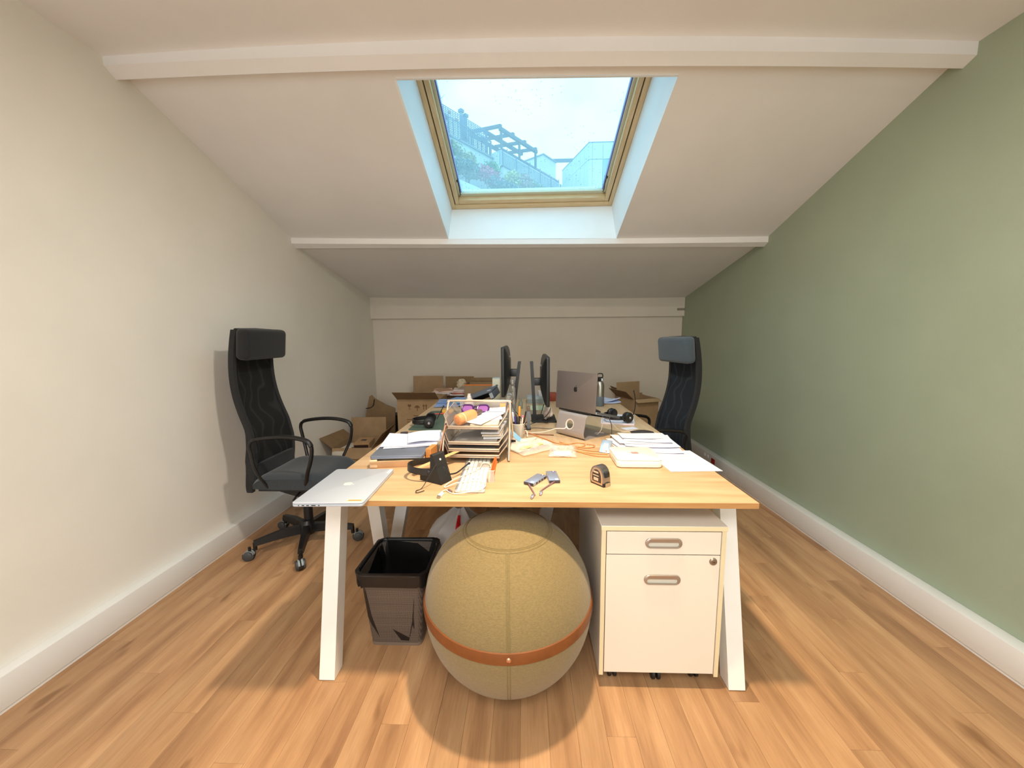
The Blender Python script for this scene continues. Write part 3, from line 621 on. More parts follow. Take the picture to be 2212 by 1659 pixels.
def bag_band(a0, a1, t0, t1, name):
    m = MB(); n1, n2 = 6, 10; g = [[Vector(bagpt(t0+(t1-t0)*j/n2, a0+(a1-a0)*i/n1)) for i in range(n1+1)] for j in range(n2+1)]
    vs = [tuple(p+Vector((p.x, p.y, .05)).normalized()*.003) for r in g for p in r]; W_ = n1+1
    m.add(vs, [(j*W_+i, j*W_+i+1, (j+1)*W_+i+1, (j+1)*W_+i) for j in range(n2) for i in range(n1)], True); return m.build(name, M_red, bg_)
bag_band(-1.66, -1.46, .74, .93, 'red_band'); bag_band(-2.7, -2.3, .25, .52, 'red_band')

# ================================================================== CARDBOARD BOXES at the back of the room
def face(parent, name, w_, h_, m, M, th=.004):        # thin board: width along X, height along Z, hinge line at z=0
    return MB().box(-w_/2, w_/2, -th/2, th/2, 0, h_, M=M).build(name, m, parent)
def carton(label, loc, rz, W_, D_, H_, flaps, m=M_card, inner=M_cardl, group=None, closed=False, cat='box'):
    """flaps: {'front'|'back'|'left'|'right': (length, tilt outwards in degrees, 180 = folded down)}"""
    c = thing('cardboard_box', label, cat, loc, rz, group); t = .004
    MB().box(-W_/2, W_/2, -D_/2, D_/2, 0, t).build('bottom', m, c)
    fb = {}
    for s, nm in ((-1, 'front'), (1, 'back')): fb[nm] = MB().box(-W_/2, W_/2, s*D_/2-t/2, s*D_/2+t/2, t, H_).build('side', m, c)
    for s, nm in ((-1, 'left'), (1, 'right')): fb[nm] = MB().box(s*W_/2-t/2, s*W_/2+t/2, -D_/2+t/2, D_/2-t/2, t, H_).build('side', m, c)
    if closed:
        for s in (-1, 1): MB().box(-W_/2, W_/2, (.001 if s > 0 else -D_/2), (D_/2 if s > 0 else -.001), H_, H_+t).build('flap', m, c)
    for k, v in flaps.items():
        L, a, mm = (list(v)+[m])[:3]; a = math.radians(a)
        if k in ('front', 'back'):
            s = -1 if k == 'front' else 1; M = T(0, s*D_/2, H_) @ RX(-s*a); face(c, 'flap', W_-.004, L, mm, M)
        else:
            s = -1 if k == 'left' else 1; M = T(s*W_/2, 0, H_) @ RY(s*a) @ RZ(PI/2); face(c, 'flap', D_-.004, L, mm, M)
    return c
# printed tall carton nearest the desk end
bc = carton('tall brown carton with printed handling icons, its near flap standing open', (-1.045, 3.735, 0), 0, .41, .36, .715, {'front': (.165, 58, M_cardd)})  # shade on the down-facing near flap is put into its darker board
def mark(polys, cx, cz, sz, m=M_print, nm='printed_icon'):
    b = MB()
    for p in polys: b.prism([(cx+x*sz, cz+z*sz) for x, z in p], 0, .0005, T(0, -.182, 0) @ RX(PI/2))
    return b.build(nm, m, bc)
cup = [[(-.35, .5), (-.3, .1), (-.06, 0), (-.06, -.35), (-.25, -.45), (.25, -.45), (.06, -.35), (.06, 0), (.3, .1), (.35, .5)]]
umb = [[(0, .5), (-.3, .36), (-.48, .05), (-.05, .05), (-.05, -.42), (.08, -.5), (.08, .05), (.48, .05), (.3, .36)]]
arr = [[(-.2, .5), (-.45, .1), (-.28, .1), (-.28, -.5), (-.12, -.5), (-.12, .1), (.05, .1)], [(.25, .5), (.0, .12), (.17, .1), (.17, -.5), (.33, -.5), (.33, .1), (.5, .1)]]
mark(cup, -.085, .640, .05); mark(umb, -.01, .628, .06); mark(arr, .065, .642, .055)
mark([[(-.5, -.5), (.5, -.5), (.5, .5), (-.5, .5)]], .0, .555, .001)
for (x0, x1, z) in ((-.05, .05, .553), (-.115, .02, .515), (-.115, .13, .492), (-.115, -.05, .462), (-.115, .13, .438), (-.115, -.06, .41)):
    MB().box(x0, x1, -.1826, -.182, z-.0045, z+.0045).build('printed_line', M_print, bc)
for (x0, x1, z0, z1) in ((-.118, -.116, .405, .475), (.128, .130, .405, .475), (-.116, .128, .474, .476)): MB().box(x0, x1, -.1826, -.182, z0, z1).build('printed_line', M_print, bc)
# row behind it
carton('brown carton with upright flap in the back row behind the tall printed carton', (-1.15, 4.20, 0), 0, .36, .30, .675, {'back': (.185, 6, M_card), 'left': (.12, 150)})
be = carton('brown carton heaped with pale magazines, dark flap upright against the back wall', (-.78, 4.20, 0), 0, .34, .34, .690, {'back': (.16, 4, M_cardd), 'right': (.12, 160)})
pk = carton('plain closed carton carrying the orange-edged carton', (-.48, 3.98, 0), 0, .32, .36, .560, {}, closed=True)
bo = carton('open carton with a bright orange edge on top of a plain closed carton', (-.475, 3.92, .566), 0, .295, .34, .262, {}, m=mat('taupe_cardboard', (158, 134, 104), .8, var=.08, scale=14))
MB().box(-.1485, .1485, -.174, -.164, .254, .2665, bev=.002).build('orange_edge', mat('orange_edge_tape', (226, 128, 54), .6), bo)
MB().box(-.13, .13, .155, .166, .262, .30).build('back_lip', M_cardd, bo)
# cream crumpled paper sticking out left of the orange-edged box
def crumple(name, label, cat, loc, r, m, sc=(1, 1, 1), seed=0, amp=.5, group=None, n=3):
    bm = bmesh.new(); bmesh.ops.create_icosphere(bm, subdivisions=n, radius=1)
    for v in bm.verts:
        p = v.co.normalized(); d = 1+amp*(noise.noise(p*1.7+Vector((seed, 0, 0)))+.6*abs(noise.noise(p*4+Vector((0, seed, 0)))))
        v.co = Vector((p.x*d*r*sc[0], p.y*d*r*sc[1], p.z*d*r*sc[2]))
    zm = min(v.co.z for v in bm.verts)
    for v in bm.verts: v.co.z -= zm
    o = MB().frombm(bm, smooth=False).build(name, m); o.location = loc; return tag(o, label, cat, group)
crumple('crumpled_paper', 'crumpled cream packing paper between the orange-edged carton and the dark flap', 'paper', (-.70, 4.02, .75), .045, mat('cream_packing_paper', (196, 182, 156), .8), (1.2, .8, 1.0), 3)
# magazines and papers piled on the cartons (each one a thing)
mcols = [(226, 214, 204), (206, 196, 190), (228, 200, 190), (190, 150, 120), (222, 214, 214), (236, 226, 222), (180, 92, 70), (226, 206, 200), (214, 208, 204)]
mag_lab = ['off-white magazine at the bottom of the left magazine pile', 'grey-white magazine second in the left magazine pile', 'pinkish magazine third in the left magazine pile', 'tan envelope on top of the left magazine pile',
           'white magazine at the bottom of the right magazine pile', 'brick red booklet second in the right magazine pile', 'pale pink magazine third in the right magazine pile', 'cream magazine on top of the right magazine pile']
mp_ = [(-.905, 4.06, .694, .22, .28, .016, .1, 0), (-.90, 4.05, .7105, .21, .27, .014, -.12, 4), (-.91, 4.07, .725, .2, .26, .012, .2, 2), (-.905, 4.05, .7375, .16, .22, .004, .5, 3),
       (-.70, 4.04, .694, .19, .27, .016, -.06, 4), (-.70, 4.03, .7105, .18, .25, .009, .1, 6), (-.695, 4.05, .720, .19, .26, .018, -.2, 7), (-.70, 4.04, .7385, .17, .24, .010, .14, 5)]
for i, (x, y, z, a, b_, h_, r_, ci) in enumerate(mp_):
    o = MB().box(-a/2, a/2, -b_/2, b_/2, 0, h_, bev=.001, seg=1).build('magazine', mat('magazine_%d_paper' % ci, mcols[ci], .6, var=.08, scale=12)); o.location = (x, y, z); o.rotation_euler = (0, 0, r_); tag(o, mag_lab[i], 'magazine', 'magazines heaped on the cartons')
# left corner: open carton, small carton inside, leaning folded board, dark case
ba = carton('low open carton by the left wall behind the pulled out chair', (-1.625, 3.55, 0), .06, .36, .46, .300, {'back': (.19, 3, M_card), 'left': (.15, 50, M_cardd), 'right': (.16, 38, mat('grey_tan_cardboard', (150, 128, 98), .8)), 'front': (.10, 165)}, inner=M_cardl)
sc_ = carton('small brown carton with a dark label lying inside the low open carton', (-1.555, 3.47, .245), .12, .14, .20, .085, {}, m=mat('light_brown_cardboard', (176, 138, 98), .8, var=.06, scale=14), closed=True)
MB().box(-.03, .02, -.02, .03, .0892, .0898).build('dark_label', mat('navy_label', (62, 58, 70), .6), sc_); MB().box(-.065, .065, -.1035, -.1022, .004, .07).build('painted_opening', mat('painted_box_shade', (50, 28, 18), .9), sc_)  # dark sheet on the closed end paints the shade of an opening
o = MB().box(-.05, .05, -.16, .16, 0, .05, bev=.008).build('foam_block', mat('white_packing_foam', (206, 200, 186), .7)); o.location = (-1.715, 3.43, .225); o.rotation_euler = (0, 0, -.1); tag(o, 'white packing foam strip left of the small labelled carton', 'foam')
o = MB().box(-.10, .10, -.16, .16, 0, .239, bev=.003).build('cardboard_box', M_cardd); o.location = (-1.58, 3.50, .005); o.rotation_euler = (0, 0, .06); tag(o, 'dark brown carton filling the bottom of the low open carton', 'box')
lp = [(-.05, 0), (.30, 0), (.305, .16), (.303, .41), (.305, .505), (.20, .545), (.07, .617), (.035, .655), (.005, .638), (-.035, .42)]
lb = thing('folded_cardboard', 'large folded cardboard sheet with a black strap leaning in the left corner', 'cardboard', (-1.81, 4.16, .004), 0, rot=(math.radians(-6), 0, 0))
MB().prism(lp, -.006, .006, RX(PI/2)).build('board', M_cardd, lb)
stp = MB(); stp.tube(spline([(-.035, -.010, .50), (.02, -.010, .51), (.055, -.010, .54), (.066, -.010, .605)], 5), .013, 6, flat=.35); stp.build('strap', mat('black_strap', (34, 22, 16), .7), lb)
o = MB().box(-.16, .16, -.09, .09, 0, .38, bev=.004).build('storage_case', mat('black_case_shell', (24, 20, 20), .6)); o.location = (-1.50, 4.50, 0); tag(o, 'black storage case standing low against the back wall between the cartons', 'case')
# right-hand cartons by the green wall
carton('open carton with raised flaps behind the right-hand chair near the green wall', (1.139, 3.873, 0), math.radians(21), .29, .30, .680, {'left': (.13, 48, M_cardd), 'back': (.14, 2, M_card), 'front': (.06, 112, M_cardl)})
carton('plain brown carton in the far right corner with one flap tilted', (1.26, 4.40, 0), math.radians(8), .34, .30, .60, {'left': (.13, 30, M_cardd), 'back': (.02, 0)})

# ================================================================== THINGS ON THE DESKS
Z = DZ+.0004
def placed(o, loc, rz=0, rot=None): o.location = loc; o.rotation_euler = rot or (0, 0, rz); return o
def cable(name, label, pts, r, m, group=None, n=5, seg=6):
    o = MB().tube(spline(pts, n), r, seg).build(name, m); return tag(o, label, 'cable', group)
# ---- closed silver laptop over the front left corner
lt = thing('laptop', 'closed silver laptop overhanging the front left corner of the desk', 'laptop', (-.690, 1.376, Z), rz=math.radians(91.5))
LW, LD = .336, .248
def rslab(w_, d_, r, z0, z1, bev=.0015, M=None):
    bm = bmesh.new(); vs = [bm.verts.new((x, y, z0)) for x, y in rrect(w_, d_, r, 6)]; f = bm.faces.new(vs)
    ex = bmesh.ops.extrude_face_region(bm, geom=[f]); 
    for v in ex['geom']:
        if isinstance(v, bmesh.types.BMVert): v.co.z = z1
    bmesh.ops.recalc_face_normals(bm, faces=bm.faces[:])
    ed = [e for e in bm.edges if abs(e.verts[0].co.z-e.verts[1].co.z) < 1e-6]
    bmesh.ops.bevel(bm, geom=ed, offset=bev, segments=2, profile=.5, affect='EDGES'); m = MB(); m.frombm(bm, M); return m
M_macs = mat('pale_silver_laptop_shell', (192, 202, 216), .42, .25)
rslab(LW, LD, .012, .0012, .0095).build('base', M_macs, lt); lid = rslab(LW, LD, .012, .0102, .0155, .0022).build('lid', M_macs, lt)
logo(lid, mat('cream_logo', (250, 240, 214), .4), .036, T(0, .0, .0155) @ RZ(PI))
MB().box(-.158, -.142, -.117, -.06, .0154, .0157).build('sticker', mat('pale_orange_sticker', (250, 214, 170), .5), lid); MB().box(-.153, -.147, -.112, -.066, .0157, .01585).build('sticker_print', M_orange, lid)
MB().box(.115, .158, -.121, -.108, .0154, .01562).build('sticker', mat('white_label_sticker', (224, 228, 234), .5), lid)
for k in range(5): MB().box(.122+k*.006, .125+k*.006, -.119, -.110, .0156, .0158).build('sticker_print', M_ink, lid)
for (y, w_) in ((.098, .004), (.083, .009), (.067, .009), (.047, .015), (.028, .005)): MB().box(-LW/2-.0004, -LW/2+.002, y-w_/2, y+w_/2, .0042, .0075).build('port', M_black, lt)
# ---- two USB hubs
def hub(label, loc, rz, plug):
    h = thing('usb_hub', label, 'usb hub', loc, rz, 'silver hubs on the front desk')
    MB().box(-.0225, .0225, -.053, .053, .0006, .0125, bev=.002).build('hub_body', mat('blue_silver_hub', (170, 180, 204), .36, .6), h)
    MB().box(-.0215, .0215, -.0542, -.0525, .0015, .0118).build('end_cap', mat('dark_hub_end', (64, 58, 62), .5), h)
    for k in range(4): MB().box(.0222, .0229, -.034+k*.021, -.022+k*.021, .003, .0095).build('port', M_black, h)
    MB().lathe([(0, .0008), (.0065, .0008), (.0075, 0)], 18, M=T(.008, .043, .0125)).build('button', mat('violet_button', (92, 78, 120), .4), h)
    MB().lathe([(0, .0011), (.0035, .0011), (.0036, 0)], 12, M=T(.008, .043, .0125)).build('button_mark', M_white, h)
    MB().box(.004, .016, -.048, -.036, .0124, .0128).build('print_mark', M_white, h)
    sp = spline([(0, -.052, .007), (plug[0]*.2, -.066, .006), (plug[0]*.75, -.066+(plug[1]+.066)*.5, .0035), (plug[0], plug[1]+.018, .0035)], 6)
    MB().tube(sp, .0027, 8, flat=.7).build('cable', mat('mauve_cable', (132, 98, 108), .5), h)
    d = Vector((plug[0]-sp[-5].x, plug[1]-sp[-5].y, 0)).normalized(); a = math.atan2(d.y, d.x)
    pl = MB().box(-.018, .006, -.0055, .0055, .0005, .0075, bev=.0018, M=T(plug[0], plug[1], 0) @ RZ(a)).build('plug', mat('silver_plug', (188, 180, 190), .35, .7), h)
    MB().box(.006, .0135, -.0042, .0042, .0022, .0052, bev=.001, M=T(plug[0], plug[1], 0) @ RZ(a)).build('plug_tip', M_steel, pl)
    return h
hub('silver blue usb hub lying slanted, left of the two on the front desk', (.036, 1.452, Z), math.radians(-32), (.070, -.142))
hub('silver blue usb hub lying straighter, right of the two on the front desk', (.107, 1.484, Z), math.radians(4), (-.066, -.155))
# ---- tape measure
def pslab(poly, z0, z1, bev, M):
    bm = bmesh.new(); f = bm.faces.new([bm.verts.new((x, y, z0)) for x, y in poly]); ex = bmesh.ops.extrude_face_region(bm, geom=[f])
    for v in ex['geom']:
        if isinstance(v, bmesh.types.BMVert): v.co.z = z1
    bmesh.ops.recalc_face_normals(bm, faces=bm.faces[:]); ed = [e for e in bm.edges if abs(e.verts[0].co.z-e.verts[1].co.z) < 1e-6]
    bmesh.ops.bevel(bm, geom=ed, offset=bev, segments=3, profile=.5, affect='EDGES', clamp_overlap=True); m = MB(); m.frombm(bm, M); return m
tm = thing('tape_measure', 'chrome and black tape measure standing on the front desk edge', 'tape measure', (.287, 1.428, Z), rz=math.radians(-54))
pf = [(.036, 0), (.036, .018), (.034, .040), (.026, .062), (.012, .074), (-.006, .076), (-.022, .068), (-.032, .050), (-.035, .030), (-.034, .010), (-.030, 0)]
pfs = [(v.x, v.y) for v in spline([(x, y, 0) for x, y in pf[1:]]+[(-.030, 0, 0)], 4)]; pfs = [(.036, 0)]+pfs
Mt = RX(PI/2)
pslab(pfs, -.0185, .0185, .005, Mt).build('case', mat('chrome_case', (150, 146, 150), .25, .9), tm)
def inset(p, s, cx=0, cy=.036): return [(cx+(x-cx)*s, cy+(y-cy)*s) for x, y in p]
for s in (-1, 1):
    MB().prism(inset(pfs, .84), s*.017-.0004, s*.017+.0022*s if s > 0 else s*.017+.0004, Mt).build('side_ring', mat('champagne_ring', (206, 184, 164), .3, .8), tm) if s > 0 else MB().prism(inset(pfs, .84), -.0192, -.0168, Mt).build('side_ring', mat('champagne_ring', (206, 184, 164), .3, .8), tm)
    MB().prism(inset(pfs, .64), (.0192 if s > 0 else -.0202), (.0202 if s > 0 else -.0192), Mt).build('side_label', mat('dark_brown_label', (58, 46, 40), .5), tm)
for (x0, x1, z0, z1) in ((-.016, .010, .048, .055), (-.018, .012, .036, .040), (-.014, .010, .018, .030)):
    MB().box(x0, x1, .0202, .0206, z0, z1, bev=.0001, seg=1).build('label_print', mat('pale_label_print', (200, 182, 160), .5), tm); MB().box(x0, x1, -.0206, -.0202, z0, z1).build('label_print', mat('pale_label_print', (200, 182, 160), .5), tm)
MB().box(.022, .0395, -.0115, .0115, .036, .058, bev=.004).build('lock_button', M_blackm, tm); MB().box(-.031, .037, -.0190, .0190, 0, .016, bev=.002).build('rubber_foot', M_blackm, tm)
MB().box(.036, .0385, -.0105, .0105, .002, .016).build('tape_mouth', M_black, tm); hk = MB(); hk.box(.0385, .040, -.0125, .0125, 0, .0165); hk.box(.034, .040, -.0125, .0125, .014, .0165); hk.build('tape_hook', M_steel, tm)
# ---- white router box
rt = thing('router', 'white square router box with a grey logo, lying partly over the letter sheet', 'router', (.497, 1.703, Z+.0026), rz=math.radians(-1))
M_rout = mat('glossy_white_router', (244, 238, 230), .28); rslab(.197, .197, .024, .0006, .0285, .0025).build('router_body', M_rout, rt)
ltop = rslab(.196, .196, .024, .0292, .0362, .004).build('router_top', M_rout, rt); MB().prism(rrect(.192, .192, .023, 6), .028, .0298).build('seam', mat('grey_router_seam', (196, 186, 176), .5), rt)
logo(ltop, mat('rose_grey_logo', (176, 144, 142), .4), .042, T(.0, .0, .0362) @ RZ(PI/2))
for k in range(4): MB().box(-.0990, -.0978, -.062+k*.018, -.050+k*.018, .011, .019).build('port', M_ink, rt)
# ---- papers
M_pap2 = mat('cool_white_paper', (232, 234, 246), .7, var=.02, scale=30)
def sheet(label, loc, rz, w_=.21, d_=.297, curl=(0, 0), seed=0, m=None, name='paper_sheet', group=None, lines=0, amp=.002, th=.0005, cat='paper', base=0.0006):
    def fn(u, v):
        x = (u-.5)*w_; y = (v-.5)*d_
        z = base+th+abs(amp)*(.5+.5*math.sin(u*5+seed)*math.cos(v*4+seed*2))+curl[0]*max(0, 2*u-1.2)**2+curl[1]*max(0, .8-2*u)**2
        return (x, y, z)
    t = MB().sheet(10, 10, fn, th)
    o = placed(t.build(name, m or M_paper), loc, rz); tag(o, label, cat, group)
    for k in range(lines):
        v = .12+.76*k/max(1, lines); wl = (.62, .7, .55, .66, .3)[k % 5]
        a = fn(.16, 1-v); b_ = fn(.16+wl, 1-v)
        MB().box(a[0], b_[0], a[1]-.0016, a[1]+.0016, max(a[2], b_[2])+.0001, max(a[2], b_[2])+.0003).build('printed_line', M_ink, o)
    return o
lett = sheet('printed letter sheet lying flat by the right desk edge under the router', (.715, 1.712, Z), math.radians(3), .222, .29, m=M_pap2, lines=11, amp=.0002)
stack = [(.600, 1.965, 0, .29, .19, .03, (.01, 0), 'bottom sheet of the loose paper pile in front of the right-hand chair'),
         (.630, 1.925, .004, .28, .18, -.12, (0, .006), 'second sheet up in the loose paper pile, turned to the right'),
         (.590, 1.985, .008, .27, .19, .20, (.008, 0), 'third sheet up in the loose paper pile, turned to the left'),
         (.645, 1.965, .012, .27, .18, -.05, (.005, .008), 'fourth sheet up in the loose paper pile with raised corners'),
         (.615, 2.010, .016, .28, .17, .08, (0, .010), 'fifth sheet up in the loose paper pile, pushed back'),
         (.650, 2.015, .020, .24, .15, -.18, (.008, 0), 'second sheet from the top of the loose paper pile'),
         (.640, 2.050, .024, .25, .11, .0, (.002, .006), 'bluish top sheet of the loose paper pile beside the black pouch'),
         (.670, 1.855, .002, .20, .09, -.1, (.008, 0), 'small folded sheet nearest the router at the foot of the paper pile')]
for i, (x, y, dz_, a, b_, r_, cu, lb_) in enumerate(stack):
    sheet(lb_, (x, y, Z+dz_), r_, a, b_, cu, i*1.7, (M_pap2 if i % 2 else M_paper), group='loose paper pile on the right', amp=.0022, th=.0010, lines=(3 if i in (3, 5) else 0))
# ---- silver external drive leaning on the papers
ed = thing('external_drive', 'small silver drive propped on the paper pile behind the router', 'drive', (.402, 1.868, Z+.0135), rot=(math.radians(26), 0, math.radians(-22)))
MB().box(-.026, .026, -.048, .048, -.0, .011, bev=.003).build('drive_case', mat('pale_blue_aluminium', (188, 204, 222), .32, .6), ed); MB().box(-.025, .025, -.0492, -.0475, .001, .010).build('drive_end', mat('dark_drive_end', (70, 66, 76), .5), ed)
MB().box(-.012, .012, -.015, .02, .0109, .0112).build('drive_print', M_ink, ed)
# ---- letter tray organiser
M_wire = mat('silver_tray_wire', (216, 196, 176), .35, .7)
def tray_mesh_mat():
    m = bpy.data.materials.new('silver_wire_mesh'); m.use_nodes = True; t = m.node_tree; b = t.nodes['Principled BSDF']; b.inputs['Base Color'].default_value = (*lin((196, 186, 178)), 1); b.inputs['Metallic'].default_value = .5; b.inputs['Roughness'].default_value = .45; b.inputs['Alpha'].default_value = .50; return m
M_tmesh = tray_mesh_mat()
og = thing('letter_tray_rack', 'four tier silver mesh letter tray rack holding papers and small things', 'letter tray', (-.2325, 1.83, Z), rz=math.radians(-3))
MB().tube(spline([(-.158, -.135, .004), (-.157, -.075, .13), (-.155, -.012, .238), (-.150, -.002, .256), (-.136, 0, .262), (.136, 0, .262), (.150, -.002, .256), (.155, -.012, .238), (.157, -.075, .13), (.158, -.135, .004)], 4), .0058, 10).build('hoop_frame', M_wire, og)
for s_ in (-1, 1): MB().tube([(s_*.157, -.02, .222), (s_*.158, .13, .004)], .0048, 8).build('rear_leg', M_wire, og); MB().tube([(s_*.155, -.10, .07), (s_*.155, .085, .07)], .003, 8).build('side_bar', M_wire, og)
TRAYS = [(.026, 0), (.058, 1), (.096, 3), (.180, 7)]
for i, (tz, tilt) in enumerate(TRAYS):
    tr = thing('tray', None, None); tr.parent = og; tr.location = (0, 0, tz); tr.rotation_euler = (math.radians(tilt), 0, 0)
    hw_, fy, by, hh = .146, -.165, .125, (.045 if i < 3 else .050)
    rim = [(-hw_+.03, fy, .012), (-hw_, fy+.05, hh), (-hw_, by-.02, hh), (-hw_+.02, by, hh), (hw_-.02, by, hh), (hw_, by-.02, hh), (hw_, fy+.05, hh), (hw_-.03, fy, .012)]
    MB().tube([Vector(p) for p in rim], .0032, 8, closed=True).build('rim_wire', M_wire, tr)
    b = MB(); th = .0008
    b.box(-hw_+.028, hw_-.028, fy, by-.015, 0, th)
    for s in (-1, 1): b.add([(s*(hw_-.028), fy, 0), (s*(hw_-.028), by-.015, 0), (s*(hw_-.002), by-.02, hh), (s*(hw_-.002), fy+.05, hh), (s*(hw_-.030), fy, .012)], [(0, 1, 2, 3, 4)])
    b.add([(-hw_+.028, by-.015, 0), (hw_-.028, by-.015, 0), (hw_-.02, by-.002, hh), (-hw_+.02, by-.002, hh)], [(0, 1, 2, 3)])
    b.add([(-hw_+.028, fy, 0), (hw_-.028, fy, 0), (hw_-.030, fy, .012), (-hw_+.030, fy, .012)], [(0, 1, 2, 3)]); b.build('tray_mesh', M_tmesh, tr)
    MB().tube([(-hw_+.028, fy, .002), (hw_-.028, fy, .002)], .0026, 6).build('front_wire', M_wire, tr)
def in_tray(i, x, y, z, rz=0, rot=None):        # world matrix of a spot on tray i
    tz, tilt = TRAYS[i]; M = T(-.2325, 1.83, Z) @ RZ(math.radians(-3)) @ T(0, 0, tz) @ RX(math.radians(tilt)) @ T(x, y, z)
    return M @ (rot if rot else RZ(rz))
def put(o, M): o.matrix_world = M; return o
# tray contents
op = thing('spray_bottle', 'orange lotion bottle with a grey cap lying in the top letter tray', 'bottle'); put(op, in_tray(3, -.080, -.135, .0302, rot=RZ(math.radians(-33)) @ RX(math.radians(-90))))
M_orb = mat('peach_orange_bottle', (226, 152, 100), .4)
MB().lathe([(0, .0), (.020, 0), (.0255, .003), (.027, .008), (.0272, .030)], 28).build('bottle_base', M_orb, op); MB().lathe([(.0272, .030), (.0277, .0305), (.0277, .034), (.0272, .0345)], 28).build('bottle_band', mat('pale_peach_band', (250, 214, 180), .4), op)
MB().lathe([(.0272, .0345), (.0272, .100), (.024, .112), (.015, .118), (.012, .120)], 28).build('bottle_body', M_orb, op); MB().lathe([(.0125, .118), (.0132, .122), (.0120, .160), (.008, .166), (0, .166)], 20).build('bottle_cap', mat('grey_brown_cap', (92, 78, 74), .4), op)
MB().lathe([(.012, -.0004), (.013, -.0008), (.014, -.0004)], 24).build('base_ring', mat('dark_peach', (214, 124, 62), .5), op)
M_purp = mat('purple_translucent_plastic', (74, 28, 98), .25, spec=.6)
sg = thing('sunglasses', 'purple framed sunglasses behind the orange bottle in the top letter tray', 'glasses'); put(sg, in_tray(3, -.03, .035, .008, rot=RX(math.radians(-48))))
for s in (-1, 1):
    o2 = [(x+s*.040, y+.028) for x, y in rrect(.058, .042, .018, 6)]
    MB().tube([(x, 0, z) for x, z in o2], .0045, 8, closed=True).build('frame', M_purp, sg); MB().prism(rrect(.054, .038, .016, 6, s*.040, .028), -.0006, .0006, RX(PI/2)).build('lens', mat('violet_lens', (150, 96, 170), .15), sg)
    MB().tube(spline([(s*.070, .002, .036), (s*.060, .009, .036), (-s*.035, .011, .022)], 5), .003, 6).build('temple', M_purp, sg)
MB().tube(spline([(-.012, 0, .034), (0, 0, .040), (.012, 0, .034)], 4), .004, 6).build('bridge', M_purp, sg)
def psheet(label, i, x, y, z, rz, a, b_, m=M_paper, name='paper_sheet', th=.0005, cat='paper', lines=0):
    o = MB().sheet(6, 6, lambda u, v: ((u-.5)*a, (v-.5)*b_, th+.003*u*u), th).build(name, m); put(o, in_tray(i, x, y, z, rz)); tag(o, label, cat)
    for k in range(lines): MB().box(-.02+k*.012, -.013+k*.012, b_*.3, b_*.3+.012, th+.0032, th+.0036).build('printed_mark', M_ink, o)
    return o
psheet('cream booklet lying at the front of the top letter tray', 3, .045, -.09, .001, .02, .13, .10, mat('cream_booklet', (226, 210, 186), .6), 'booklet', .010, 'booklet')
psheet('folded white leaflet on the cream booklet in the top letter tray', 3, .035, -.05, .0155, -.5, .10, .19, M_paper, th=.001)
psheet('white receipt with dark letters at the back of the top letter tray', 3, .075, .055, .018, .1, .10, .09, M_paper, lines=3)
psheet('pink tinted sheet on the right side of the top letter tray', 3, .060, .0, .012, .25, .09, .16, mat('pink_tinted_paper', (240, 226, 234), .7))
o = MB().sheet(4, 4, lambda u, v: ((u-.5)*.03, (v-.5)*.022, .001), .0006).build('paper_note', mat('orange_note', (240, 160, 104), .6)); put(o, in_tray(3, .105, .112, .026, rot=RX(1.2))); tag(o, 'small orange note tucked in the back right corner of the top letter tray', 'note')
psheet('grey folder lying in the second letter tray from the top', 2, 0, -.01, .001, .02, .20, .24, mat('grey_folder', (176, 172, 168), .5), 'folder', .004, 'folder')
for k in range(3): psheet(['white sheets under the top tray at the bottom of the right pile', 'white envelope in the middle of the right pile under the top tray', 'cream envelope topping the right pile under the top tray'][k], 2, .075, .0, .006+k*.012, .05-.06*k, .09, .20, (M_paper, mat('cream_envelope', (232, 218, 196), .7))[k % 2], 'envelope', .008, 'envelope')
psheet('dark grey document wallet lying in the third letter tray from the top', 1, -.01, -.01, .001, .0, .21, .24, mat('dark_grey_wallet', (96, 94, 96), .5), 'folder', .010, 'folder')
psheet('brown card sheet in the bottom letter tray', 0, 0, -.01, .001, .0, .21, .25, mat('brown_card_sheet', (160, 128, 96), .7), 'card', .006, 'card')
psheet('black cable pouch flattened in the third letter tray on the dark wallet', 1, -.02, -.09, .012, .2, .07, .05, M_blackm, 'pouch', .010, 'pouch')
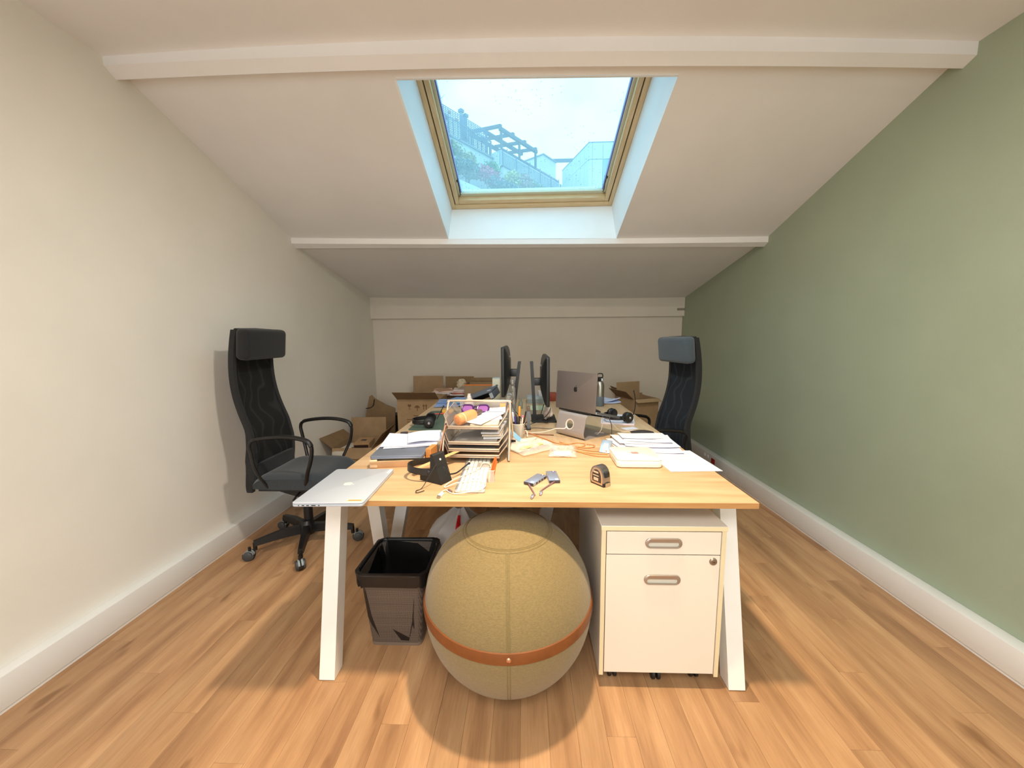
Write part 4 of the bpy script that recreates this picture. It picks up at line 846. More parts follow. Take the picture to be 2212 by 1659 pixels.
# ---- keyboard
kb = thing('keyboard', 'slim aluminium keyboard with white keys lying end-on in front of the tray rack', 'keyboard', (-.217, 1.540, Z), rz=math.radians(90+1.5))
rslab(.418, .112, .006, .001, .0055, .001).build('keyboard_base', mat('grey_keyboard_base', (198, 194, 190), .4, .3), kb)
MB().tube([(-.20, .052, .006), (.20, .052, .006)], .006, 8).build('keyboard_foot', M_alu, kb)
M_key = mat('white_key', (246, 240, 228), .45); km = {}
def key(x, y, w_, h_):
    k = (round(w_, 4), round(h_, 4))
    if k not in km: km[k] = MB().box(-w_/2, w_/2, -h_/2, h_/2, 0, .0022, bev=.0008, seg=1).mesh('key', M_key)
    o = bpy.data.objects.new('key', km[k]); col.objects.link(o); o.parent = kb; o.location = (x, y, .0056)
ux = .0182; rowsY = [.043, .026, .0085, -.009, -.0265, -.044]
for r_, y in enumerate(rowsY):
    if r_ == 5: ks = [(0, 1.3), (1.3, 1), (2.3, 1.2), (3.5, 5.6), (9.1, 1.2), (10.3, 1.1), (11.4, 1.1), (12.5, 1.4)]
    else:
        off = (0, 0, .5, .7, 1.2)[r_]; ks = [(0, 1+off)]+[(1+off+k, 1) for k in range(int(13-1-off-.3))]; e = ks[-1][0]+1; ks.append((e, 13.9-e))
    ks += [(14.3, 1), (15.3, 1), (16.3, 1)] if r_ in (1, 2) else []
    ks += [(17.6+k, 1) for k in range(4)]
    for (a, w_) in ks: key(-.203+(a+w_/2)*ux, y, w_*ux-.0028, .0148 if r_ else .011)
MB().box(.083-.02, .083+.03, .030, .048, .0056, .0062).build('key_label', mat('pale_blue_sticker', (176, 208, 222), .6), kb)
MB().box(-.085, -.055, -.02, .012, .0079, .0083).build('key_label', mat('pale_blue_sticker', (176, 208, 222), .6), kb)
# ---- orange fold-out cutter standing in a little clear box
cx_ = thing('clear_box', 'small clear plastic box standing right of the keyboard', 'box', (-.140, 1.447, Z)); M_clear = mat('clear_plastic', (244, 238, 230), .1, alpha=.32)
b = MB(); b.box(-.012, .012, -.012, -.0108, 0, .048); b.box(-.012, .012, .0108, .012, 0, .048); b.box(-.012, -.0108, -.012, .012, 0, .048); b.box(.0108, .012, -.012, .012, 0, .048); b.box(-.012, .012, -.012, .012, 0, .0012); b.build('box_wall', M_clear, cx_)
MB().tube([(x, y, .048) for x, y in rrect(.025, .025, .003, 3)], .0012, 5, closed=True).build('box_rim', mat('white_box_rim', (246, 236, 222), .3), cx_)
oc = thing('orange_marker', 'bright orange folded tag standing up out of the clear box', 'tag', (-.140, 1.449, Z+.0015), rot=(.08, math.radians(10), 0))
MB().prism([(-.007, 0), (.007, 0), (.0085, .045), (.008, .060), (.010, .085), (.006, .088), (.005, .098), (.001, .104), (-.004, .098), (-.008, .080), (-.010, .058)], -.004, .004, RX(PI/2)).build('tag_body', M_orange, oc)
MB().prism([(-.006, .05), (-.002, .05), (.001, .09), (-.003, .09)], -.0046, .0046, RX(PI/2)).build('tag_rib', mat('dark_orange_plastic', (222, 84, 30), .45), oc)
# ---- headset lying in its black charging stand
M_hs = mat('black_headset_plastic', (30, 29, 30), .38); M_pad = mat('black_ear_pad', (24, 24, 25), .7)
hsd = thing('headset_stand', 'black wedge-shaped charging stand with a small light in front of the tray rack', 'stand', (-.362, 1.455, Z), rz=math.radians(-30))
sp_ = [(-.064, 0), (.050, 0), (.050, .006), (.012, .112), (.006, .117), (-.004, .115), (-.008, .032), (-.064, .022)]
MB().prism(sp_, -.031, .031, RX(PI/2) @ RY(0)).build('stand_body', M_blackm, hsd)
MB().box(-.0645, -.012, -.0315, -.026, .008, .014).build('slot', M_black, hsd); MB().lathe([(0, .001), (.004, .001), (.0045, 0)], 12, M=T(.0205, 0, .092) @ RY(math.radians(70))).build('status_light', mat('white_status_light', (250, 250, 255), .3), hsd)
MB().box(.0255, .0285, -.0312, .0312, .068, .070).build('groove', M_black, hsd)
def headset(label, loc, rot, mic=None, spread=.078, cs=1., rise=.088):
    h = thing('headset', label, 'headset', loc, rot=rot)
    arc = [(spread*math.cos(a)*1.0, .0, rise*math.sin(a)+.052) for a in [PI*i/20 for i in range(21)]]
    vs = []; fs = []
    for (x, y, z) in arc:
        d = Vector((x, 0, z-.052)).normalized()
        for (o_, w_) in ((0, -.013), (0, .013), (.007, .013), (.007, -.013)): vs.append((x+d.x*o_, y+w_, z+d.z*o_))
    for i in range(20):
        for j in range(4): fs.append((4*i+j, 4*i+4+j, 4*i+4+(j+1) % 4, 4*i+(j+1) % 4))
    fs += [(3, 2, 1, 0), (80, 81, 82, 83)]
    MB().add(vs, fs, True).build('headband', M_hs, h)
    for s in (-1, 1):
        MB().lathe([(0, -.006), (.026, -.006), (.033, 0), (.035, .010), (.030, .020), (.014, .024), (0, .024)], 26, M=T(s*(spread-.002), 0, .032) @ RY(s*PI/2) @ Matrix.Scale(cs, 4)).build('ear_cup', M_hs, h)
        MB().lathe([(0, .0), (.020, -.004), (.031, -.014), (.034, -.006), (.031, 0)], 26, M=T(s*(spread-.008), 0, .032) @ RY(s*PI/2) @ Matrix.Scale(cs, 4)).build('ear_pad', M_pad, h)
        MB().lathe([(0, .002), (.007, .0015), (.008, 0)], 14, M=T(s*(spread+.022*cs), 0, .032) @ RY(s*PI/2) @ Matrix.Scale(cs, 4)).build('cup_badge', mat('silver_badge', (190, 194, 200), .3, .8), h)
        MB().box(-.004, .004, -.010, .010, .03, .09, bev=.002, M=T(s*(spread+.003), 0, 0)).build('slider', M_hs, h)
    if mic:
        Mi = (T(*loc) @ Euler(rot).to_matrix().to_4x4()).inverted(); q = [Mi @ v for v in spline(mic, 6)]
        m = MB(); m.tube(q, .0032, 8); m.ball(q[-1], .0058, 10, 8); m.build('microphone_boom', M_hs, h)
    return h
headset('black headset lying on its side against the charging stand left of the keyboard', (-.335, 1.535, Z+.034), (math.radians(86), 0, math.radians(-72)), [(-.315, 1.47, Z+.02), (-.29, 1.50, Z+.016), (-.262, 1.545, Z+.028), (-.248, 1.565, Z+.034)], .074, .82, .106)
cable('cable', 'thin black cable running off the front of the headset stand', [(-.352, 1.412, Z+.085), (-.372, 1.388, Z+.05), (-.400, 1.368, Z+.004), (-.415, 1.345, Z+.003), (-.408, 1.325, Z+.003), (-.385, 1.345, Z+.003)], .0016, M_blackm)
uc = thing('usb_cable', 'white usb cable looped across the front of the keyboard', 'cable', (0, 0, Z))
MB().tube(spline([(-.317, 1.325, .005), (-.305, 1.350, .004), (-.290, 1.335, .003), (-.262, 1.318, .003), (-.205, 1.318, .012), (-.165, 1.345, .012), (-.160, 1.395, .012), (-.205, 1.425, .012), (-.27, 1.40, .012), (-.315, 1.375, .004), (-.300, 1.42, .010), (-.25, 1.49, .012), (-.205, 1.56, .012), (-.195, 1.63, .013), (-.165, 1.62, .012), (-.150, 1.56, .004)], 6), .0019, 7).build('cord', mat('cream_white_cable', (246, 232, 214), .5), uc)
MB().box(-.007, .007, -.016, .010, .0, .009, bev=.0015, M=T(-.312, 1.310, 0) @ RZ(-.25)).build('plug', mat('white_plug', (244, 240, 236), .4), uc); MB().box(-.0058, .0058, -.026, -.016, .0022, .0068, M=T(-.312, 1.310, 0) @ RZ(-.25)).build('plug_tip', M_steel, uc)
MB().box(-.004, .004, -.014, .012, .0, .007, bev=.0015, M=T(-.288, 1.345, 0) @ RZ(.7)).build('plug', mat('mauve_plug', (120, 92, 100), .4), uc)
# ---- carton tray, grey laptop and papers on the left
ct = thing('mailer_box', 'flat brown mailer box with turned up edges under the grey laptop', 'box', (-.592, 1.705, Z), rz=math.radians(8)); M_mail = mat('light_kraft_card', (226, 198, 162), .7, var=.05, scale=16)
MB().box(-.115, .115, -.095, .095, 0, .004).build('bottom', M_mail, ct); MB().box(-.115, .115, -.097, -.093, .0, .034, M=T(0, -.097, 0) @ RX(.35) @ T(0, .097, 0)).build('side', mat('darker_kraft_card', (208, 170, 130), .7, var=.06, scale=16), ct)
MB().box(-.118, -.114, -.095, .095, 0, .036).build('side', M_mail, ct); MB().box(.114, .118, -.095, .095, 0, .036).build('side', M_mail, ct); MB().box(-.115, .115, .093, .097, 0, .036).build('side', M_mail, ct)
MB().box(-.118, -.085, -.103, -.098, .002, .040, bev=.002).build('corner_tab', M_mail, ct); MB().box(-.108, .108, -.088, .088, .004, .028, bev=.002).build('inner_block', mat('cream_pulp_insert', (240, 214, 170), .7), ct)
gl_ = thing('laptop', 'closed blue-grey laptop resting on the brown mailer box', 'laptop', (-.585, 1.695, Z+.0405), rz=math.radians(4)); M_gry = mat('blue_grey_laptop_shell', (140, 150, 170), .35, .55)
rslab(.235, .185, .010, .0, .008).build('base', M_gry, gl_); gl2 = rslab(.235, .185, .010, .0086, .0135, .002).build('lid', M_gry, gl_); logo(gl2, mat('dark_slate_logo', (74, 80, 96), .3), .026, T(0, .03, .0135) @ RZ(PI))
ub = MB().box(-.12, .12, -.085, .085, 0, .024, bev=.002).build('book', mat('pale_lilac_book_cover', (206, 206, 226), .5, var=.05, scale=14)); placed(ub, (-.640, 1.900, Z), .10); tag(ub, 'pale lilac book lying under the papers behind the grey laptop', 'book')
def bent(label, loc, rz, w_, d_, fn, lines=0, group='papers on the grey laptop'):
    f = lambda u, v: ((u-.5)*w_, (v-.5)*d_, fn(u, v)+.001)
    o = placed(MB().sheet(14, 10, f, .0008).build('paper_sheet', M_pap2), loc, rz); tag(o, label, 'paper', group)
    for k in range(lines):
        v = .3+.12*k; m = MB(); m.tube([Vector(f(.55+.36*i/6, v))+Vector((0, 0, .0008)) for i in range(7)], .0007, 4); m.build('printed_line', M_ink, o)
bent('lower white sheet overlapping the back of the grey laptop', (-.585, 1.80, Z+.0555), .22, .22, .15, lambda u, v: .006*v)
bent('middle white sheet curled over the grey laptop', (-.575, 1.83, Z+.059), .10, .27, .19, lambda u, v: .012*(1-u)**2*v+.006*v+.020*max(0, u-.7)/.3*v)
bent('topmost white sheet bending up at its right edge behind the grey laptop', (-.515, 1.850, Z+.064), .30, .17, .17, lambda u, v: .008+.014*v*v*(.3+.7*u)+.005*math.sin(u*4), 4)
kbx = MB().box(-.0125, .0125, -.04, .04, 0, .068, bev=.001, seg=1).build('small_carton', mat('orange_kraft_card', (206, 140, 76), .65, var=.06, scale=30)); placed(kbx, (-.445, 1.70, Z), math.radians(-8)); tag(kbx, 'small orange-brown carton standing upright right of the grey laptop', 'box')
dk = MB().box(-.014, .014, -.03, .03, 0, .045, bev=.003).build('power_adapter', mat('dark_plum_plastic', (62, 50, 64), .5)); placed(dk, (-.482, 1.735, Z), .1); tag(dk, 'dark power adapter between the grey laptop and the small orange-brown carton', 'adapter')
# leaning folders between papers and tray rack
fl = [(-.418, 1.83, 14, .006, (222, 170, 140), .16, 'pinkish brown folder leaning leftmost in the upright row beside the tray rack'), (-.409, 1.86, 10, .008, (70, 46, 56), .165, 'dark plum notebook leaning second in the upright row beside the tray rack'),
      (-.402, 1.85, 8, .004, (232, 196, 160), .15, 'cream folder leaning third in the upright row beside the tray rack'), (-.394, 1.88, 5, .010, (74, 56, 52), .185, 'dark brown book leaning rightmost in the upright row beside the tray rack')]
for (x, y, tl, th_, rgb, hh, lb_) in fl:
    o = MB().box(-th_/2, th_/2, -.095, .095, 0, hh, bev=.0008, seg=1).build('folder' if 'folder' in lb_ else 'book', mat('cover_%d_%d_%d' % rgb, rgb, .5, var=.08, scale=20)); placed(o, (x-.006, y, Z+.001), rot=(0, math.radians(tl), 0)); tag(o, lb_, 'folder' if 'folder' in lb_ else 'book', 'upright folders beside the tray rack')
ps = thing('wooden_ruler', 'pale wooden ruler lying across behind the headset stand', 'ruler', (-.385, 1.60, Z+.040), rot=(0, -.12, math.radians(48))); MB().box(-.13, .13, -.011, .011, 0, .003, bev=.0006, seg=1).build('ruler_body', mat('pale_wood_ruler', (226, 190, 134), .5, var=.08, scale=8, stretch=(1, 9, 9)), ps)
for k in range(24): MB().box(-.12+k*.0104, -.1196+k*.0104, .004, .0108, .003, .0031).build('tick', M_print, ps)
# small things behind the papers
o = MB().box(-.022, .022, -.018, .018, 0, .026, bev=.004).build('wallet', mat('dark_brown_leather', (66, 52, 58), .6)); placed(o, (-.715, 2.13, Z), .3); tag(o, 'small dark brown wallet lying behind the papers by the left desk edge', 'wallet')
o = MB().box(-.02, .02, -.014, .014, 0, .018, bev=.004).build('key_case', mat('plum_leather', (84, 66, 72), .6)); placed(o, (-.672, 2.155, Z), -.2); tag(o, 'small plum key case right of the dark brown wallet', 'case')
o = crumple('sweet_wrapper', 'crumpled yellow wrapper beside the white cube box', 'wrapper', (-.640, 2.075, Z), .026, mat('yellow_wrapper', (250, 206, 50), .5), (1.5, .8, .5), 5)
o = MB().box(-.026, .026, -.018, .018, 0, .044, bev=.006, seg=3).build('charger_cube', M_white); placed(o, (-.592, 2.045, Z), .15); tag(o, 'white cube charger standing behind the papers on the left', 'charger')
o = MB().box(-.012, .012, -.009, .009, 0, .022, bev=.004).build('eraser', mat('pink_eraser', (240, 150, 180), .6)); placed(o, (-.552, 2.06, Z), .3); tag(o, 'pink eraser right of the white cube charger', 'eraser')
sb = thing('sticky_note_block', 'white block of note paper behind the curled papers left of the tray rack', 'notepad', (-.505, 2.10, Z), rz=.06); MB().box(-.075, .075, -.05, .05, 0, .018).build('pages', mat('white_page_block', (240, 236, 240), .7), sb); MB().box(-.075, .075, -.05, .05, .018, .0195).build('top_page', M_paper, sb); MB().box(.02, .076, -.0508, -.049, .0, .018).build('tan_edge', mat('tan_page_edge', (222, 190, 160), .7), sb)
# green desk mat with second headset, pens
gm = thing('desk_mat', 'dark green desk mat on the left rear desk', 'desk mat', (-.600, 2.585, Z)); gp = rrect(.29, .62, .03, 6); MB().prism(gp, 0, .0025).build('mat_sheet', mat('dark_green_mat', (84, 102, 88), .6, var=.08, scale=20), gm)
o = MB().prism([(.03*math.cos(a), .05*math.sin(a)) for a in [2*PI*i/16 for i in range(16)]], 0, .002).build('mat_emblem', mat('pale_green_mark', (170, 196, 170), .5), gm); o.scale = (.4, .4, .5); o.location = (-.07, .06, .0016)
headset('black headset with raised microphone resting on the dark green mat', (-.600, 2.41, Z+.038), (math.radians(90), 0, math.radians(-80)), [(-.578, 2.37, Z+.05), (-.565, 2.39, Z+.08), (-.545, 2.43, Z+.125)])
for i, (x, y, z, a, rgb, lb_) in enumerate([(-.625, 2.76, .007, .15, (232, 80, 70), 'red pencil lying on the green mat'), ]):
    o = MB().cyl((-.07, 0, 0), (.07, 0, 0), .004, n=8).build('pencil', mat('red_pencil', rgb, .5)); placed(o, (x, y, Z+z), a); tag(o, lb_, 'pencil')
o = MB().box(-.045, .045, -.03, .03, 0, .020, bev=.003).build('tape_box', mat('amber_plastic', (246, 186, 66), .5)); placed(o, (-.60, 2.83, Z+.003), .2); tag(o, 'amber yellow box lying at the far end of the green mat', 'box')
# blue leaflets at the far left end
for i, (x, y, z, r_, a, b_, rgb, lb_) in enumerate([(-.665, 3.25, .001, .1, .24, .40, (150, 178, 232), 'light blue leaflet nearest on the far left desk end'), (-.60, 3.32, .006, -.35, .25, .34, (126, 164, 226), 'mid blue leaflet turned over the others on the far left desk end'), (-.57, 3.30, .011, .45, .22, .20, (160, 210, 226), 'blue-green leaflet topmost on the far left desk end')]):
    sheet(lb_, (x, y, Z+z), r_, a, b_, (.03, .0), i, mat('blue_leaflet_%d' % i, rgb, .5, var=.2, scale=12), 'leaflet', 'blue leaflets', amp=.004, th=.002, cat='leaflet')
# white spray can
sc2 = thing('spray_can', 'white pump spray bottle behind the letter tray rack', 'bottle', (-.372, 2.42, Z), 0); M_cream = mat('cream_white_plastic', (240, 226, 216), .4)
MB().lathe([(0, 0), (.028, 0), (.030, .004), (.030, .150), (.026, .162)], 24).build('can_body', mat('pinkish_white_plastic', (232, 214, 208), .4), sc2); MB().lathe([(.026, .160), (.027, .166), (.018, .176), (.014, .178)], 24).build('collar', M_cream, sc2)
MB().lathe([(.014, .176), (.016, .180), (.012, .196), (.009, .200), (.011, .204), (.010, .209), (0, .210)], 20).build('nozzle', M_cream, sc2); MB().box(-.016, .016, -.0306, -.0296, .11, .14).build('label_patch', mat('rose_label', (224, 190, 186), .5), sc2)
# ---- monitors
M_mon = mat('black_monitor_shell', (34, 36, 38), .42, var=.1, scale=60)
def monitor(label, loc, s, zc_, lean):
    """s=+1: screen faces +x.  local origin: stand foot on the desk"""
    m = thing('monitor', label, 'monitor', loc)
    MB().box(-.10*s-.085, -.10*s+.085+.0, -.115, .115, 0, .012, bev=.004, M=T(.10*s, 0, 0)).build('foot', M_blackm, m)
    px = -.06*s
    b = MB(); b.add([(px-.012, -.030, .01), (px+.012, -.030, .01), (px+.012, .030, .01), (px-.012, .030, .01), (px-.011-lean*s, -.028, .405), (px+.011-lean*s, -.028, .405), (px+.011-lean*s, .028, .405), (px-.011-lean*s, .028, .405)], [(0,3,2,1),(4,5,6,7),(0,1,5,4),(1,2,6,5),(2,3,7,6),(3,0,4,7)]); b.build('stand_post', M_mon, m)
    hz = zc_-.02; hx_ = px-lean*s*hz/.4
    MB().box(min(hx_, hx_+.055*s), max(hx_, hx_+.058*s), -.028, .028, hz-.028, hz+.022, bev=.006).build('tilt_arm', M_mon, m)
    f = s; x0 = hx_+.055*s
    pan = MB(); W2, H2 = .255, .158
    rings = []
    for (dx, sc_) in ((0, .45), (.012, .80), (.020, .93), (.030, 1.0), (.046, 1.0), (.048, .995)): rings.append([(x0+dx*s, y*1., zc_+z) for y, z in rrect(2*W2*sc_, 2*H2*sc_, .012, 3)])
    loft(pan, rings, (True, True), True, inv=(s < 0)); p = pan.build('housing', M_mon, m); 
    MB().box(*sorted((x0+.0478*s, x0+.0488*s)), -W2+.008, W2-.008, zc_-H2+.016, zc_+H2-.008).build('screen', mat('dark_screen_glass', (14, 15, 18), .12), m)
    MB().box(*sorted((x0-.0015*s, x0+.004*s)), -.02, .02, zc_+.085, zc_+.095).build('badge', mat('grey_badge', (130, 136, 140), .4), m)
    return m
monitor('black monitor facing the cream wall, its post tall behind the pen pot', (-.155, 2.60, Z), -1, .352, .050)
monitor('black monitor facing the green wall, its foot beside the laptop stand', (.120, 2.60, Z), 1, .288, .022)
# ---- silver laptop stand with open laptop
ls = thing('laptop_stand', 'curved brushed silver laptop stand with a round cable hole', 'stand', (.2475, 2.117, Z), rz=math.radians(41)); M_std = mat('brushed_silver_stand', (186, 180, 180), .45, .55, var=.08, scale=60, stretch=(1, 40, 1))
# local: x = towards the user (away from camera), y = sideways
prof = [(.225, .003), (.20, .003), (.06, .003), (.026, .004), (.010, .010), (.002, .022), (.000, .040), (.012, .085), (.020, .118), (.024, .128), (.032, .134), (.042, .134), (.06, .131), (.16, .108), (.225, .092), (.232, .096), (.232, .104)]
prof = [(v.x, v.y) for v in spline([(a, b_, 0) for a, b_ in prof], 3)]
m = MB(); n = len(prof); hw_ = .105; th = .0035
i0 = next(i for i, p in enumerate(prof) if p[0] < .003 and p[1] > .035); i1 = next(i for i, p in enumerate(prof) if p[1] > .116 and i > i0)
def prism_part(seg):
    pts = []; 
    for i in seg:
        d = (Vector(prof[min(n-1, i+1)])-Vector(prof[max(0, i-1)])).normalized(); pts.append((prof[i], (prof[i][0]+d.y*-th, prof[i][1]+d.x*th)))
    vs = []; fs = []
    for (a, b_) in pts: vs += [(a[0], -hw_, a[1]), (a[0], hw_, a[1]), (b_[0], hw_, b_[1]), (b_[0], -hw_, b_[1])]
    for i in range(len(pts)-1):
        for j in range(4): fs.append((4*i+j, 4*i+4+j, 4*i+4+(j+1) % 4, 4*i+(j+1) % 4))
    fs += [(3, 2, 1, 0), (4*len(pts)-4, 4*len(pts)-3, 4*len(pts)-2, 4*len(pts)-1)]; m.add(vs, fs, True)
prism_part(range(0, i0+1)); prism_part(range(i1, n))
# back plate with a round hole between prof[i0] and prof[i1]
a_, b2 = Vector(prof[i0]), Vector(prof[i1]); Lp = (b2-a_).length; dirv = (b2-a_).normalized(); nv = Vector((-dirv.y, dirv.x))
def bp_pt(y, t, o_): p = a_+dirv*t+nv*o_; return (p.x, y, p.y)
nh = 32; hr = .028; hy, ht = .006, Lp*.44
inner = [(hy+hr*math.cos(2*PI*k/nh), ht+hr*math.sin(2*PI*k/nh)) for k in range(nh)]
def outer_pt(k):
    an = 2*PI*k/nh; cx2, sx2 = math.cos(an), math.sin(an); best = 1e9
    for (den, lim) in ((cx2, (hw_-hy) if cx2 > 0 else (-hw_-hy)), (sx2, (Lp-ht) if sx2 > 0 else -ht)):
        if abs(den) > 1e-6: best = min(best, lim/den)
    return (hy+best*cx2, ht+best*sx2)
outer = [outer_pt(k) for k in range(nh)]
# snap corners
for (yy, tt) in ((hw_, Lp), (-hw_, Lp), (-hw_, 0), (hw_, 0)):
    k = min(range(nh), key=lambda q: (outer[q][0]-yy)**2+(outer[q][1]-tt)**2); outer[k] = (yy, tt)
vs = [bp_pt(*p, 0) for p in inner]+[bp_pt(*p, 0) for p in outer]+[bp_pt(*p, th) for p in inner]+[bp_pt(*p, th) for p in outer]; fs = []
for k in range(nh):
    j = (k+1) % nh; fs += [(k, j, nh+j, nh+k), (2*nh+k, 3*nh+k, 3*nh+j, 2*nh+j), (k, 2*nh+k, 2*nh+j, j)]
m.add(vs, fs, False); m.build('bent_plate', M_std, ls)
rgm = MB(); rgm.tube([bp_pt(hy+(hr+.001)*math.cos(2*PI*k/nh), ht+(hr+.001)*math.sin(2*PI*k/nh), -.0005) for k in range(nh)], .0045, 8, closed=True); rgm.build('hole_grommet', mat('pink_white_rubber', (246, 222, 212), .5), ls)
ol = thing('laptop', 'open space grey laptop on the silver stand, lid back with black logo facing the camera', 'laptop', (.2475, 2.117, Z), rz=math.radians(41))
sl_ = math.atan2(.092-.131, .225-.06)
bb = rslab(.225, .312, .010, 0, .0125, .0015, T(.152, 0, .1305) @ RY(-sl_) @ T(0, 0, -.0075)); bb.build('base', M_alud, ol)
Ml = T(.040, 0, .149) @ RY(math.radians(4)) @ RY(-PI/2) @ T(.113, 0, 0)
ld = rslab(.222, .300, .010, -.0025, .0025, .0012, Ml).build('lid', mat('space_grey_lid', (126, 118, 116), .42, .55), ol)
MB().prism(rrect(.219, .297, .009, 5), -.0036, -.0025, Ml).build('screen_bezel', M_black, ol)
logo(ld, M_black, .034, Ml @ T(.012, 0, .0025) @ RZ(-PI/2))
hb_ = MB(); hb_.cyl((.040, -.12, .146), (.040, .12, .146), .0045, n=10); hb_.build('hinge', M_black, ol)
# white cable through the stand hole
cable('cable', 'white cable coming out of the stand hole and running left', [(.2275, 2.10, Z+.071), (.215, 2.09, Z+.058), (.17, 2.12, Z+.050), (.10, 2.16, Z+.02), (.02, 2.20, Z+.004), (-.02, 2.19, Z+.003), (-.045, 2.22, Z+.003), (-.03, 2.30, Z+.003)], .0026, mat('white_cable', (246, 234, 224), .5))
cable('cable', 'white cable drooping from the right side of the open laptop onto the desk', [(.445, 2.185, Z+.118), (.447, 2.175, Z+.08), (.435, 2.165, Z+.03), (.415, 2.17, Z+.004), (.405, 2.195, Z+.003), (.43, 2.21, Z+.003), (.46, 2.20, Z+.004)], .0022, MATS['white_cable'])
cable('cable', 'black cable hanging from the open laptop down to the desk beside the drive', [(.470, 2.14, Z+.115), (.487, 2.13, Z+.07), (.486, 2.115, Z+.02), (.475, 2.09, Z+.006)], .002, M_blackm)
cable('cable', 'long white cable curving from the open laptop past the black pouch', [(.475, 2.215, Z+.112), (.51, 2.23, Z+.06), (.57, 2.235, Z+.006), (.66, 2.265, Z+.003), (.72, 2.25, Z+.003), (.775, 2.19, Z+.003), (.770, 2.155, Z+.003)], .0022, MATS['white_cable'])
M_oc = mat('orange_beige_cable', (230, 150, 92), .5)
oc_pts = [([(-.02, 2.24, .004), (.03, 2.18, .004), (.10, 2.08, .004), (.16, 1.99, .004), (.22, 1.965, .004), (.27, 1.99, .004), (.31, 1.975, .004), (.30, 1.93, .004), (.24, 1.90, .004)], 'orange-beige cable crossing from the cable knot to the stand foot'),
          ([(.18, 2.01, .004), (.24, 1.94, .004), (.30, 1.90, .004), (.35, 1.915, .004), (.355, 1.95, .004), (.32, 1.965, .004)], 'orange-beige cable looping in front of the laptop stand'),
          ([(.22, 1.93, .004), (.27, 1.88, .004), (.33, 1.845, .004), (.38, 1.84, .005), (.398, 1.826, .008)], 'orange-beige cable plugged into the silver drive'),
          ([(.21, 1.90, .004), (.27, 1.835, .004), (.33, 1.805, .004), (.395, 1.79, .004)], 'orange-beige cable running to the back of the router'),
          ([(.23, 1.87, .004), (.29, 1.80, .004), (.34, 1.765, .004), (.397, 1.755, .004)], 'orange-beige cable nearest the camera running to the side of the router')]
for p, lb_ in oc_pts: cable('cable', lb_, [(x, y, Z+z) for x, y, z in p], .0026, M_oc, 'orange-beige cables')
# plastic bags with printed card inside
def plastic(name): 
    return mat(name, (250, 244, 240), .12, alpha=.26, spec=.8, bump=1., bscale=18, scale=18)
M_plb = plastic('clear_crinkled_plastic')
def bag(label, loc, rz, w_, d_, hh, seed, group):
    g = thing('plastic_bag', label, 'bag', loc, rz, group)
    def fn(u, v):
        e = min(u, 1-u, v, 1-v)*2; n_ = noise.noise(Vector((u*5+seed, v*5, seed)))+.6*noise.noise(Vector((u*12, v*12+seed, 0)))
        return ((u-.5)*w_*(1+.06*noise.noise(Vector((v*4, seed, 1)))), (v-.5)*d_*(1+.08*noise.noise(Vector((u*4, seed, 2)))), .004+hh*min(1, e*3)**.6*(.75+.45*n_)+.003)
    MB().sheet(26, 22, fn, .0004, smooth=False).build('film', M_plb, g); return g
b1 = bag('clear plastic bag holding a printed cream envelope right of the tray rack', (.020, 1.905, Z), math.radians(38), .235, .20, .030, 2.2, 'clear plastic bags on the front desk')
def env(u, v): return ((u-.5)*.215, (v-.5)*.135+.02, .010+.016*math.sin(u*2.4)*(.6+.4*v))
e1 = MB().sheet(8, 8, env, .002).build('envelope', mat('cream_yellow_envelope', (250, 240, 206), .6), b1)
text('envelope_print', 'MERCHANT', .021, mat('grey_brown_print', (150, 138, 128), .7), e1, (.025, .035, .0275), (0, -.03, .05)); 
for (x_, y_, n_) in ((.012, .014, 7), (.036, -.002, 5)):
    for k in range(n_): MB().box(x_+k*.008, x_+k*.008+.0045, y_-.004, y_+.004, .0262, .0266).build('printed_mark', MATS['grey_brown_print'], e1)
MB().box(-.09, .05, -.055, -.015, .0255, .026, M=RY(-.03)).build('yellow_band', mat('pale_yellow_print', (250, 232, 140), .6), e1)
b2_ = bag('small clear plastic bag with bits of white foil lying in front of the cables', (.180, 1.825, Z), math.radians(-6), .135, .165, .022, 7.7, 'clear plastic bags on the front desk')
f_ = MB().sheet(8, 8, lambda u, v: ((u-.5)*.085, (v-.5)*.07-.035, .008+.012*abs(noise.noise(Vector((u*5, v*5, 3))))), .0015, smooth=False).build('foil', mat('white_foil', (240, 240, 244), .3), b2_)
MB().box(-.045, -.03, .0, .055, .006, .010, M=RZ(.3)).build('grey_strip', mat('mauve_grey_strip', (140, 128, 140), .5), b2_)
